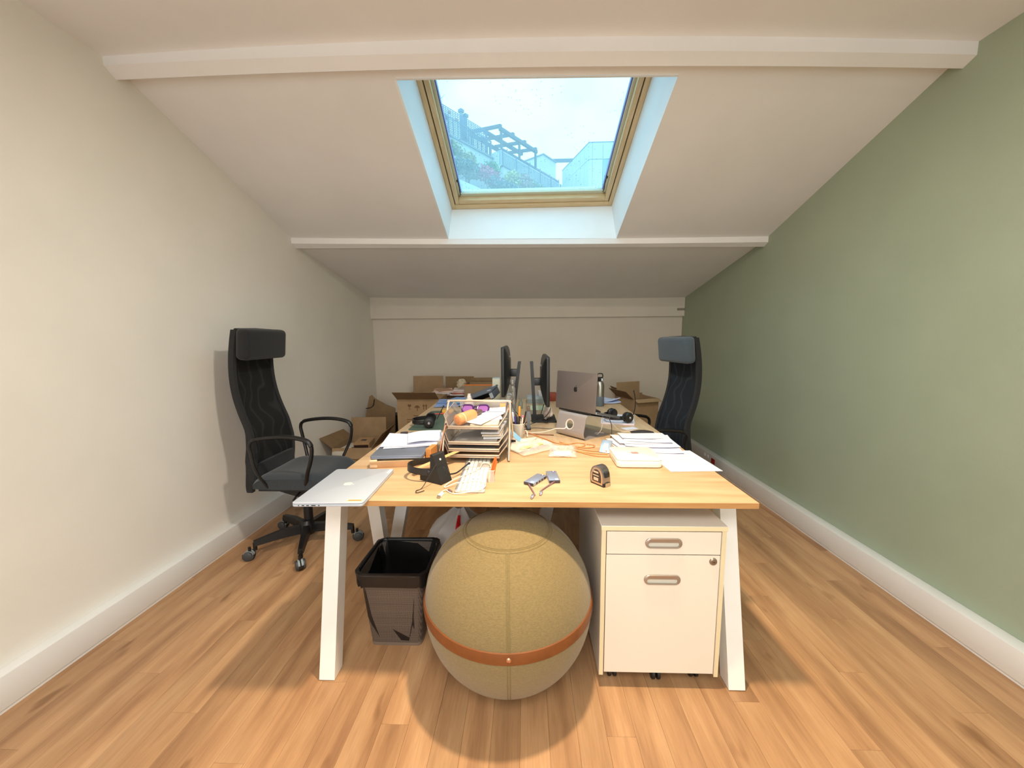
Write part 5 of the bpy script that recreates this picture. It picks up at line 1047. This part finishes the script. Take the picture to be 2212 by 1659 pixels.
# ---- pen pot and pens
pp = thing('pen_pot', 'clear plastic pen pot full of pens behind the tray rack', 'pen pot', (-.046, 2.055, Z)); M_cup = mat('clear_cup_plastic', (236, 228, 214), .12, alpha=.40)
MB().lathe([(0, .002), (.030, .002), (.032, .006), (.038, .095), (.0365, .095), (.0305, .006), (0, .004)], 24).build('cup', M_cup, pp); MB().lathe([(.037, .0945), (.0385, .097), (.037, .0985), (.0355, .096)], 24).build('cup_rim', mat('cup_rim_plastic', (240, 226, 206), .3), pp)
pens = [(-.020, .006, -12, 4, .192, (240, 96, 40), 'orange', 'pen with a bright orange cap leaning left in the pen pot', 'cap'), (.004, .010, 2, 0, .185, (246, 160, 60), 'amber', 'pen with an amber yellow cap standing straight in the pen pot', 'cap'), (.018, -.004, 6, -6, .150, (240, 130, 170), 'pink', 'white pen with a pink ring nearest the camera in the pen pot', 'ring'),
        (.022, .012, 11, 2, .158, (34, 32, 36), 'black', 'black marker leaning right in the pen pot', 'body'), (-.008, -.012, -5, -4, .135, (60, 50, 130), 'violet', 'dark violet pen low in the pen pot', 'body'), (.012, .020, 14, 8, .150, (246, 176, 80), 'yellow', 'yellow pencil leaning right behind the black marker', 'body'), (-.015, .016, -8, 6, .150, (210, 222, 240), 'pale', 'pale blue capped pen between the orange and amber pens', 'cap'), (-.002, .0, -2, -3, .13, (40, 36, 38), 'dark', 'short dark pen in the middle of the pen pot', 'body')]
for (x, y, ax, ay, L_, rgb, nm, lb_, kind_) in pens:
    p_ = thing('pencil' if 'pencil' in lb_ else 'pen', lb_, 'pen', (-.046+x*.7, 2.055+y*.7, Z+.008), rot=(math.radians(-ay), math.radians(ax), 0), group='pens in the pen pot')
    mm = mat('pen_%s' % nm, rgb, .4); dm = mat('dark_pen_barrel', (44, 34, 34), .45) if kind_ == 'cap' else mat('white_pen_barrel', (232, 226, 222), .4)
    if kind_ == 'body': MB().lathe([(0, 0), (.003, .004), (.0048, .016), (.0048, L_-.003), (0, L_)], 12).build('barrel', mm, p_)
    elif kind_ == 'ring':
        MB().lathe([(0, 0), (.0045, .012), (.0047, L_-.022)], 12).build('barrel', dm, p_); MB().lathe([(.0047, L_-.022), (.0056, L_-.021), (.0056, L_-.014), (.0045, L_-.012), (0, L_-.011)], 12).build('ring', mm, p_)
    else:
        MB().lathe([(0, 0), (.004, .012), (.0045, L_-.055)], 12).build('barrel', dm, p_); MB().lathe([(.0062, L_-.056), (.0068, L_-.052), (.0064, L_-.008), (.005, L_-.002), (0, L_)], 14).build('cap', mm, p_)
# ---- calculator-like phone dock
cd = thing('desk_clock', 'white wedge desk clock with a pale blue face beside the pen pot', 'clock', (-.060, 1.945, Z), rz=math.radians(-12))
MB().prism([(-.035, 0), (.040, 0), (.043, .012), (.036, .024), (-.030, .078), (-.038, .070), (-.040, .01)], -.035, .035, RX(PI/2)).build('clock_body', mat('pinkish_white_shell', (224, 202, 190), .4), cd)
MB().box(-.036, .036, -.031, .031, 0, .0016, bev=.0005, seg=1, M=T(.0035, 0, .0525) @ RY(math.radians(39.3))).build('clock_face', mat('pale_blue_face', (140, 196, 232), .25), cd); MB().box(-.012, .012, -.0362, -.0348, .022, .042).build('side_vent', M_black, cd)
# ---- power column, tissue, grey box etc.
pc = thing('power_socket_column', 'slim grey desk power column beside the right monitor foot', 'power column', (.0145, 2.305, Z)); MB().box(-.010, .010, -.020, .020, 0, .118, bev=.002).build('column_body', mat('blue_grey_plastic', (110, 116, 128), .45), pc); MB().box(-.010, .010, -.020, .020, .1185, .146, bev=.002).build('column_cap', mat('brown_grey_cap', (112, 92, 84), .5), pc); MB().box(-.014, .014, -.024, .024, 0, .008, bev=.002).build('column_foot', M_blackm, pc); MB().box(.0098, .0108, -.014, .014, .01, .10).build('side_strip', mat('teal_strip', (110, 160, 150), .5), pc)
crumple('tissue', 'crumpled pale tissue lying on the right monitor foot', 'tissue', (.150, 2.54, Z+.012), .030, mat('pale_tissue', (206, 190, 180), .8), (1.0, .9, 1.3), 9, .55)
gb_ = thing('storage_box', 'flat grey lidded box at the far end between the monitors', 'box', (.105, 3.29, Z)); M_gbx = mat('blue_grey_card', (146, 158, 162), .5); MB().box(-.095, .095, -.07, .07, 0, .052).build('box_base', M_gbx, gb_); MB().box(-.098, .098, -.073, .073, .036, .056, bev=.001, seg=1).build('box_lid', mat('pale_blue_grey_card', (164, 178, 184), .5), gb_)
o = MB().box(-.03, .03, -.04, .04, 0, .045, bev=.003).build('paper_box', mat('shiny_white_card', (226, 222, 226), .3)); placed(o, (.135, 3.285, Z+.0565), .2); tag(o, 'small shiny white box on the flat grey box', 'box')
o = MB().box(-.035, .035, -.03, .03, 0, .075, bev=.003).build('brick_red_box', mat('brick_red_card', (140, 60, 40), .6)); o.name = 'red_box'; placed(o, (.235, 3.36, Z), .0); tag(o, 'brick red box behind the right monitor', 'box')
sheet('pale green sheet lying before the flat grey box', (.105, 3.02, Z), .05, .19, .20, (0, 0), 1, mat('pale_green_paper', (214, 224, 184), .7), amp=.0005)
wbx = thing('white_box', 'tall white box standing at the far left desk end behind the left monitor', 'box', (-.268, 3.38, Z)); MB().box(-.034, .034, -.04, .04, 0, .205, bev=.002).build('box_body', mat('ivory_card', (222, 222, 204), .5), wbx); MB().box(-.0335, .0335, -.0395, .0395, .205, .2085).build('box_top', mat('pale_blue_top', (206, 220, 226), .5), wbx)
pr_ = thing('printer', 'dark grey tilted device with open front lying beyond the tray rack', 'device', (-.325, 2.93, Z+.080), rot=(math.radians(9), math.radians(-21), math.radians(-16))); M_prn = mat('slate_grey_plastic', (96, 104, 116), .45)
MB().box(-.13, .12, -.085, .085, .058, .072, bev=.006).build('top_shell', M_prn, pr_); MB().box(-.125, -.11, -.08, .08, 0, .060, bev=.003).build('side_shell', M_prn, pr_); MB().box(.085, .115, -.08, .08, 0, .060, bev=.008).build('side_shell', M_prn, pr_); MB().box(-.12, .11, .06, .08, 0, .06, bev=.003).build('rear_shell', M_black, pr_)
for y_ in (-.06, .065): MB().box(.075, .105, y_-.008, y_+.008, .0715, .0735, bev=.0005, seg=1).build('rubber_pad', mat('white_rubber_pad', (226, 232, 236), .4), pr_)
o = MB().box(-.014, .014, -.0812, -.0795, .01, .05, bev=.0004, seg=1).build('bright_emblem', mat('chrome_emblem', (206, 222, 236), .2, .6), pr_); o.location = (.1, 0, 0)
for i, (x, y, r_, w_, d_, h_, rgb, lb_) in enumerate([(-.40, 2.86, .1, .20, .14, .046, (58, 48, 72), 'dark violet book flat under the tilted dark grey device'), (-.185, 2.86, -.1, .16, .16, .040, (50, 42, 60), 'dark plum book lying right of the tilted dark grey device')]):
    o = MB().box(-w_/2, w_/2, -d_/2, d_/2, 0, h_, bev=.001, seg=1).build('book', mat('book_cover_%d' % i, rgb, .5)); placed(o, (x, y, Z), r_); tag(o, lb_, 'book')
sheet('pale blue sheet lying between the tray rack and the dark books', (-.27, 2.70, Z), .3, .21, .20, (.02, 0), 4, mat('pale_blue_paper', (196, 216, 232), .7), amp=.004)
# glass figurines
M_glass = mat('clear_crystal', (240, 240, 236), .06, trans=.8, spec=.9)
M_glass.node_tree.nodes['Principled BSDF'].inputs['IOR'].default_value = 1.35
g1_ = thing('glass_ornament', 'short clear glass ornament with a round head before the left monitor post', 'ornament', (-.116, 2.42, Z), 0); g1_.scale = (1.2, 1.2, 1.42)
MB().lathe([(0, 0), (.026, 0), (.028, .006), (.024, .03), (.030, .06), (.026, .085), (.016, .10), (.013, .108)], 18).build('glass_body', M_glass, g1_); MB().ball((0, 0, .130), .0245, 18, 12).build('glass_head', M_glass, g1_); MB().box(-.008, .008, -.012, .012, .1, .12, bev=.003).build('dark_core', mat('brown_core', (120, 96, 82), .4), g1_)
g2_ = thing('glass_ornament', 'tall clear glass ornament with a small round head beside the left monitor post', 'ornament', (-.090, 2.485, Z), 0); g2_.scale = (1.0, 1.0, 1.14)
MB().lathe([(0, 0), (.024, 0), (.026, .006), (.020, .04), (.022, .10), (.019, .17), (.021, .205), (.013, .222)], 18).build('glass_body', M_glass, g2_); MB().ball((0, 0, .241), .020, 18, 12).build('glass_head', M_glass, g2_)
for k in range(4): MB().box(-.006, .006, -.020, -.018, .05+k*.045, .07+k*.045).build('engraving', mat('dark_engraving', (110, 106, 96), .4), g2_)
o = MB().lathe([(0, 0), (.018, 0), (.018, .05), (.010, .06), (.009, .085), (0, .086)], 16).build('glass_vial', mat('green_grey_glass', (150, 160, 150), .15, alpha=.6)); placed(o, (-.045, 3.0, Z)); tag(o, 'small green-grey glass vial just right of the left monitor post', 'vial')
# ---- water bottle
wb = thing('water_bottle', 'steel water bottle with slate lower half and black loop cap behind the open laptop', 'bottle', (.607, 3.10, Z)); M_sl = mat('slate_bottle_paint', (104, 118, 132), .45)
MB().lathe([(0, 0), (.033, 0), (.0355, .003), (.0355, .083)], 28).build('painted_base', M_sl, wb); MB().lathe([(.0353, .083), (.0353, .165), (.033, .185), (.026, .200), (.022, .206)], 28).build('steel_body', mat('satin_steel', (186, 182, 172), .28, .9), wb)
MB().lathe([(.022, .204), (.024, .208), (.024, .236), (.020, .240), (0, .240)], 24).build('cap', M_black, wb); MB().tube(spline([(-.020, 0, .236), (-.022, 0, .255), (-.014, 0, .268), (.014, 0, .268), (.022, 0, .255), (.020, 0, .236)], 5), .0045, 8).build('cap_loop', M_black, wb); MB().box(.006, .018, -.0252, -.0235, .210, .232, bev=.001, seg=1).build('latch', M_alu, wb)
# folded paper at the far right end
fo = [(.66, 3.26, .001, .1, .28, .17, (.02, .0), 'lower folded bluish sheet at the far right desk end'), (.70, 3.30, .006, -.2, .24, .15, (.03, .02), 'crumpled bluish sheet on top at the far right desk end')]
for i, (x, y, z, r_, a, b_, cu, lb_) in enumerate(fo): sheet(lb_, (x, y, Z+z), r_, a, b_, cu, i*3, mat('bluish_paper', (200, 212, 240), .7), amp=(.006, .022)[i], th=.002, group='bluish sheets at the far right end')
o = MB().box(-.05, .05, -.06, .06, 0, .012, bev=.002).build('tablet', M_blackm); placed(o, (.50, 2.86, Z), .2); tag(o, 'black tablet lying right of the open laptop lid', 'tablet')
# right headset on notebooks
nb = thing('notebook', 'white notebook under the headset by the right desk edge', 'notebook', (.628, 2.565, Z), rz=math.radians(-14)); MB().box(-.105, .105, -.14, .14, .001, .010).build('pages', M_pap2, nb); MB().box(-.107, .107, -.142, .142, .010, .0115).build('cover', mat('lilac_white_cover', (228, 230, 246), .5), nb); MB().box(-.107, .107, -.142, .142, 0, .001).build('cover', mat('rose_back_cover', (226, 180, 180), .6), nb)
headset('black headset with upright microphone on the white notebook', (.652, 2.51, Z+.0485), (math.radians(90), 0, math.radians(-62)), [(.715, 2.50, Z+.05), (.722, 2.49, Z+.10), (.718, 2.48, Z+.16), (.705, 2.47, Z+.215)])
o = MB().box(-.045, .045, -.028, .028, 0, .001).build('name_card', M_pap2); placed(o, (.645, 2.325, Z), .4); tag(o, 'white card lying between the notebook and the black pouch', 'card')
def pouch_pt(u, v): return ((u-.5)*.135, (v-.5)*.075, .003+.017*math.sin(PI*u)**.6*math.sin(PI*v)**.6)
po = MB().sheet(14, 10, pouch_pt, .003).build('pouch', mat('black_soft_pouch', (54, 46, 46), .6)); placed(po, (.690, 2.205, Z), math.radians(-6)); tag(po, 'flat black pouch at the right desk edge behind the paper pile', 'pouch')
# black cables round the right monitor
bk = [([(.165, 2.50, Z+.10), (.14, 2.46, Z+.06), (.08, 2.40, Z+.03), (.03, 2.36, Z+.02), (-.02, 2.33, Z+.006), (-.05, 2.30, Z+.004)], 'black cable sagging from the right monitor to the cable knot'), ([(.12, 2.52, Z+.12), (.09, 2.46, Z+.05), (.05, 2.40, Z+.04), (-.005, 2.35, Z+.03), (-.03, 2.26, Z+.005)], 'black cable looping behind the power column'),
      ([(-.09, 2.50, Z+.09), (-.06, 2.46, Z+.07), (-.02, 2.40, Z+.03), (.0, 2.34, Z+.004)], 'black cable falling from the left monitor to the cable knot'), ([(-.02, 2.28, Z+.004), (.05, 2.33, Z+.004), (.12, 2.31, Z+.004), (.19, 2.30, Z+.004)], 'grey cable running flat toward the laptop stand'), ([(-.03, 2.20, Z+.003), (.06, 2.17, Z+.003), (.16, 2.155, Z+.003)], 'brown cable running flat to the stand foot')]
for i, (p, lb_) in enumerate(bk): cable('cable', lb_, p, .0026, (M_blackm, M_blackm, M_blackm, mat('grey_cable', (120, 110, 100), .5), mat('brown_cable', (140, 84, 60), .5))[i], 'dark cables round the monitors')
cable('cable', 'white cable arching beside the pen pot', [(-.02, 2.14, Z+.003), (-.008, 2.13, Z+.035), (.004, 2.12, Z+.030), (.006, 2.11, Z+.004)], .003, MATS['white_cable'])
# ---- sockets on the right trunking
XF = 1.8224
so = thing('power_socket', 'red power socket in the right wall trunking', 'socket', (XF, 3.628, .0805)); MB().box(-.004, .001, -.034, .034, -.026, .024, bev=.001, seg=1).build('socket_plate', mat('red_socket', (158, 24, 34), .4), so)
so = thing('power_socket', 'white double socket left of the red one in the right wall trunking', 'socket', (XF, 3.76, .094))
for dy in (.045, -.02): MB().lathe([(0, .003), (.017, .003), (.019, .001), (.019, 0)], 18, M=T(0, dy, 0) @ RY(-PI/2)).build('socket_disc', M_white, so)
so = thing('data_socket', 'grey data socket under the red socket in the right wall trunking', 'socket', (XF, 3.585, .030)); MB().box(-.003, .001, -.035, .035, -.016, .016, bev=.001, seg=1).build('socket_plate', mat('grey_socket_plate', (170, 172, 172), .4), so)
for dy in (-.016, .016): MB().box(-.0036, -.0028, dy-.008, dy+.008, -.008, .008).build('socket_hole', mat('socket_hole_grey', (96, 98, 98), .5), so)

# ================================================================== OUTSIDE, seen through the skylight
RT = math.atan2(.8, .6)
M_rend = mat('pale_grey_render', (196, 200, 200), .85, var=.06, scale=1.2); M_cop = mat('grey_coping', (120, 130, 140), .7); M_rail = mat('dark_blue_grey_rail', (74, 88, 112), .5); M_trel = mat('blue_grey_trellis', (70, 90, 130), .6)
def terrace(label, loc, cat='building'): return thing('terrace_house', label, cat, loc, RT)
t1 = terrace('pale rendered terrace on the left with coping, railing and trellis', (-4.393, 21.966, 0))
MB().box(-4, 4.03, 0, 6, 0, 12.36).build('wall', M_rend, t1); MB().box(-4, 4.06, -.10, .35, 12.36, 12.44).build('coping', M_cop, t1)
rl = MB(); rl.box(-4, 3.98, .10, .15, 13.40, 13.46); rl.box(-4, 3.98, .11, .14, 12.56, 12.60); rl.build('handrail', M_rail, t1)
rb = MB()
for k in range(66): rb.box(-4+k*.121, -4+k*.121+.034, .11, .14, 12.44, 13.42)
rb.build('balusters', M_rail, t1)['kind'] = 'stuff'
for k in range(5): MB().box(-3.9+k*1.95, -3.83+k*1.95, .09, .16, 12.44, 13.46).build('railing_post', M_rail, t1)
tr_ = MB()
for k in range(18): tr_.box(-4, 3.9, .42, .45, 12.5+k*.094, 12.535+k*.094)
for k in range(44): tr_.box(-4+k*.18, -3.97+k*.18, .40, .42, 12.44, 14.12)
tr_.build('trellis_lattice', M_trel, t1)['kind'] = 'stuff'
for k in range(5): MB().box(-3.95+k*1.95, -3.87+k*1.95, .40, .47, 12.44, 14.16).build('trellis_post', M_trel, t1)
for (u, h_) in ((1.95, 14.62), (2.3, 14.5)):
    MB().box(u-.07, u+.07, .6, .74, 12.5, h_-.12).build('chimney_pipe', M_cop, t1); MB().box(u-.13, u+.13, .54, .80, h_-.16, h_).build('pipe_cowl', M_rail, t1)
for i, (u, z) in enumerate([(.1, 13.1), (.75, 13.9), (1.3, 13.7), (-.4, 12.95), (.5, 13.5)]):
    MB().ball((u, .36, z), .10, 10, 8).build('flower_cluster', mat('rust_flower', (180, 120, 116), .8), t1)
t2 = terrace('lower terrace stepping down to the right with a white slatted fence', (-4.393, 21.966, 0))
MB().box(4.06, 16, -.8, 6, 0, 11.74).build('wall', M_rend, t2); MB().box(4.07, 16, -.88, -.55, 11.74, 11.81).build('coping', M_cop, t2)
sl2 = MB()
for k in range(84): sl2.box(3.94+k*.135, 3.94+k*.135+.045, -.74, -.71, 11.81, 12.62)
sl2.box(3.93, 15.4, -.745, -.70, 12.60, 12.66); sl2.build('fence_slats', mat('light_metal_slats', (176, 186, 196), .5), t2)['kind'] = 'stuff'
es = MB()
for k in range(7): es.box(3.93, 3.97, -.7+k*.13, -.62+k*.13, 11.81, 12.72)
es.build('end_fence_slats', MATS['light_metal_slats'], t2)
MB().box(3.95, 15.6, -.60, -.57, 11.9, 12.58).build('hedge_backing', mat('grey_green_screen', (118, 130, 128), .8, var=.3, scale=3), t2)
for k in range(9): MB().box(4.0+k*1.35, 4.06+k*1.35, -.77, -.68, 11.81, 12.68).build('fence_post', M_rail, t2)
MB().box(5.4, 12.55, .48, .56, 12.2, 13.72).build('dark_screen', mat('dark_slate_screen', (84, 88, 112), .8, var=.25, scale=2), t2)
for k in range(6): MB().box(5.9+k*1.3, 5.96+k*1.3, .44, .48, 12.2, 13.80).build('screen_post', M_cop, t2)
pg = thing('pergola', 'dark timber pergola with open roof bays above the lower terrace', 'pergola', (-4.393, 21.966, 0), RT); M_pg = mat('dark_timber', (64, 64, 84), .7)
for (y, z) in ((-.3, 14.2), (1.0, 14.45), (2.3, 14.7)): MB().box(4.3, 8.3, y-.09, y+.09, z-.10, z+.10).build('long_beam', M_pg, pg)
for k in range(4):
    u = 4.4+k*1.27; MB().add([(u-.08, -.35, 14.28), (u+.08, -.35, 14.28), (u+.08, 2.4, 14.80), (u-.08, 2.4, 14.80), (u-.08, -.35, 14.46), (u+.08, -.35, 14.46), (u+.08, 2.4, 14.98), (u-.08, 2.4, 14.98)], [(0,3,2,1),(4,5,6,7),(0,1,5,4),(1,2,6,5),(2,3,7,6),(3,0,4,7)]).build('rafter', M_pg, pg)
for u in (4.45, 6.3, 8.15):
    for y in (-.3, 2.3): MB().box(u-.06, u+.06, y-.06, y+.06, 11.9, 14.2+(y > 0)*.5).build('post', M_pg, pg)
hs_ = thing('roof_house', 'small pale flat roofed house beyond the pergola', 'building', (-4.393, 21.966, 0), RT); M_hs2 = mat('pale_cream_render', (206, 204, 200), .85, var=.04, scale=1)
MB().box(10.72, 12.52, .8, 3.6, 11.76, 15.18).build('wall', M_hs2, hs_); MB().box(10.66, 12.58, .72, 3.7, 15.18, 15.26).build('roof_edge', M_cop, hs_)
cr_ = thing('steel_beam', 'dark steel beam linking the small house and the white panel building', 'beam', (2.4, 36, 0)); MB().box(-.2, 2.2, -.1, .1, 16.75, 17.0).build('beam', M_rail, cr_); MB().box(-.1, .1, -.08, .08, 15.8, 16.75).build('hanging_bracket', M_rail, cr_); MB().box(2.0, 2.2, -.1, .1, 9, 16.8).build('support_post', M_rail, cr_)
# white panel building on the right: every wall panel a part
pb = thing('panel_building', 'white panelled building on the right with a glazed parapet', 'building', (4.05, 25.6, 0)); M_pan = mat('white_wall_panel', (214, 222, 226), .5, var=.03, scale=2); M_core = mat('panel_joint_grey', (140, 154, 164), .6)
MB().box(.03, 3.0, .03, 4.7, 0, 13.33).build('core', M_core, pb)
zt = [(12.42, 13.38), (10.4, 12.38), (8.3, 10.36), (6.2, 8.26)]
for (z0, z1) in zt:
    xx = [0, .21, .86, 1.5, 2.15, 2.8]
    for a, b_ in zip(xx[:-1], xx[1:]):
        blue = (z1 < 12.4 and a > .8)
        MB().box(a+.012, b_-.012, -.02, .02, z0, z1).build('panel', mat('blue_grey_glazing', (150, 178, 196), .3) if blue else M_pan, pb)
    yy = [0, .6, 1.2, 1.8, 2.4, 3.0, 3.6, 4.2]
    for a, b_ in zip(yy[:-1], yy[1:]): MB().box(-.02, .02, a+.012, b_-.012, z0, z1, M=RZ(math.atan2(.31, .95))).build('panel', M_pan, pb)
MB().box(-.04, 2.9, -.04, .04, 13.38, 13.43).build('parapet_cap', M_cop, pb); MB().box(-.04, .04, -.04, 4.2, 13.38, 13.43, M=RZ(math.atan2(.31, .95))).build('parapet_cap', M_cop, pb)
# planting below the terrace wall
def bush(label, u, y, z, rx, ry, rz_, rgb, n_, ls, seed):
    random.seed(seed); t = thing('shrub', label, 'shrub', (-4.393, 21.966, 0), RT); m = MB()
    for k in range(n_):
        while True:
            p = Vector((random.uniform(-1, 1), random.uniform(-1, 1), random.uniform(-1, 1)))
            if .25 < p.length < 1: break
        p *= (.75+.35*noise.noise(p*2.3+Vector((seed, 0, 0)))+.2)
        c = Vector((u+p.x*rx, y+p.y*ry, z+p.z*rz_)); R = Matrix.Rotation(random.uniform(0, 6.3), 3, Vector((random.uniform(-1, 1), random.uniform(-1, 1), random.uniform(-1, 1))).normalized())
        s = ls*random.uniform(.6, 1.25); q = [c+R @ Vector(v) for v in ((-s, 0, 0), (0, -s*.45, 0), (s, 0, 0), (0, s*.45, s*.15))]
        m.add([tuple(v) for v in q], [(0, 1, 2), (0, 2, 3)])
    f = m.build('foliage', mat('leaf_%d_%d_%d' % rgb, rgb, .7, var=.25, scale=2), t); f['kind'] = 'stuff'
    st = MB()
    for k in range(4): st.tube([(u+random.uniform(-.1, .1), y, 8.905), (u+random.uniform(-.4, .4)*rx, y, z), (u+random.uniform(-.7, .7)*rx, y, z+rz_*.6)], .018, 5)
    st.build('stems', mat('grey_brown_stem', (110, 100, 92), .8), t)
BS = [('yellow green shrub at the left edge below the coping', -.25, -.9, 11.25, .6, .4, .42, (150, 160, 84), 420, .11, 1), ('tall yellow shrub behind the pink one', .8, -.9, 11.0, .75, .4, .45, (186, 176, 104), 480, .11, 2), ('fresh green shrub against the terrace wall corner', 2.75, -1.0, 11.1, .7, .4, .42, (112, 160, 92), 480, .12, 3),
      ('pink red flowering shrub low in the middle', 1.9, -1.5, 10.35, 1.15, .5, .42, (214, 110, 140), 700, .10, 4), ('grey green shrub low on the left', .2, -1.5, 10.2, 1.0, .5, .5, (112, 130, 124), 600, .12, 5), ('pale yellow shrub right of the terrace wall corner', 3.9, -1.6, 10.75, .65, .45, .55, (190, 190, 120), 480, .11, 6),
      ('pinkish grey shrub under the white slatted fence', 5.1, -1.6, 10.95, .75, .45, .5, (176, 146, 140), 480, .10, 7), ('dark blue green shrub lowest in the middle', 2.6, -2.2, 9.75, 1.6, .5, .35, (92, 122, 130), 600, .12, 8), ('dusty green climber along the lower fence foot', 7.0, -1.3, 11.1, 1.3, .3, .45, (146, 164, 140), 500, .11, 9), ('grey green creeper lowest at the right end of the planting', 7.4, -1.6, 10.4, .8, .3, .40, (150, 170, 160), 400, .12, 10)]
for b_ in BS: bush(*b_)
# planter shelf that carries the shrubs
pt_ = thing('planter_terrace', 'planted terrace strip under the coping wall', 'planter', (-4.393, 21.966, 0), RT); MB().box(-4, 8.2, -2.8, -.90, 0, 8.8).build('planter_wall', M_rend, pt_); MB().box(-4, 8.2, -2.6, -.92, 8.8, 8.9).build('soil', mat('dark_soil', (80, 76, 70), .9), pt_)
# bare trees behind the trellis
def tree(label, u, y, z, h_, seed):
    random.seed(seed); t = thing('bare_tree', label, 'tree', (-4.393, 21.966, 0), RT, 'bare trees behind the trellis'); m = MB()
    def br(p, d, L, r, dep):
        q = p+d*L; m.tube([p, p+d*L*.5+Vector((random.uniform(-.04, .04), 0, .02)), q], [r, r*.85, r*.65], 5)
        if dep > 0:
            for k in range(3): br(p+d*L*random.uniform(.5, 1), (d+Vector((random.uniform(-.9, .9), random.uniform(-.5, .5), random.uniform(-.1, .6)))).normalized(), L*.62, r*.6, dep-1)
    br(Vector((u, y, z)), Vector((.05, 0, 1)), h_, .03, 3); m.build('branches', mat('blue_grey_bark', (104, 112, 130), .8), t)
tree('bare tree with fine branches at the top left behind the trellis', .2, 1.2, 13.0, 1.2, 3); tree('lower bare tree behind the middle of the trellis', 1.1, 1.2, 12.6, 1.0, 5); tree('smallest bare tree behind the right end of the trellis', 3.0, 1.2, 12.4, 1.0, 8)
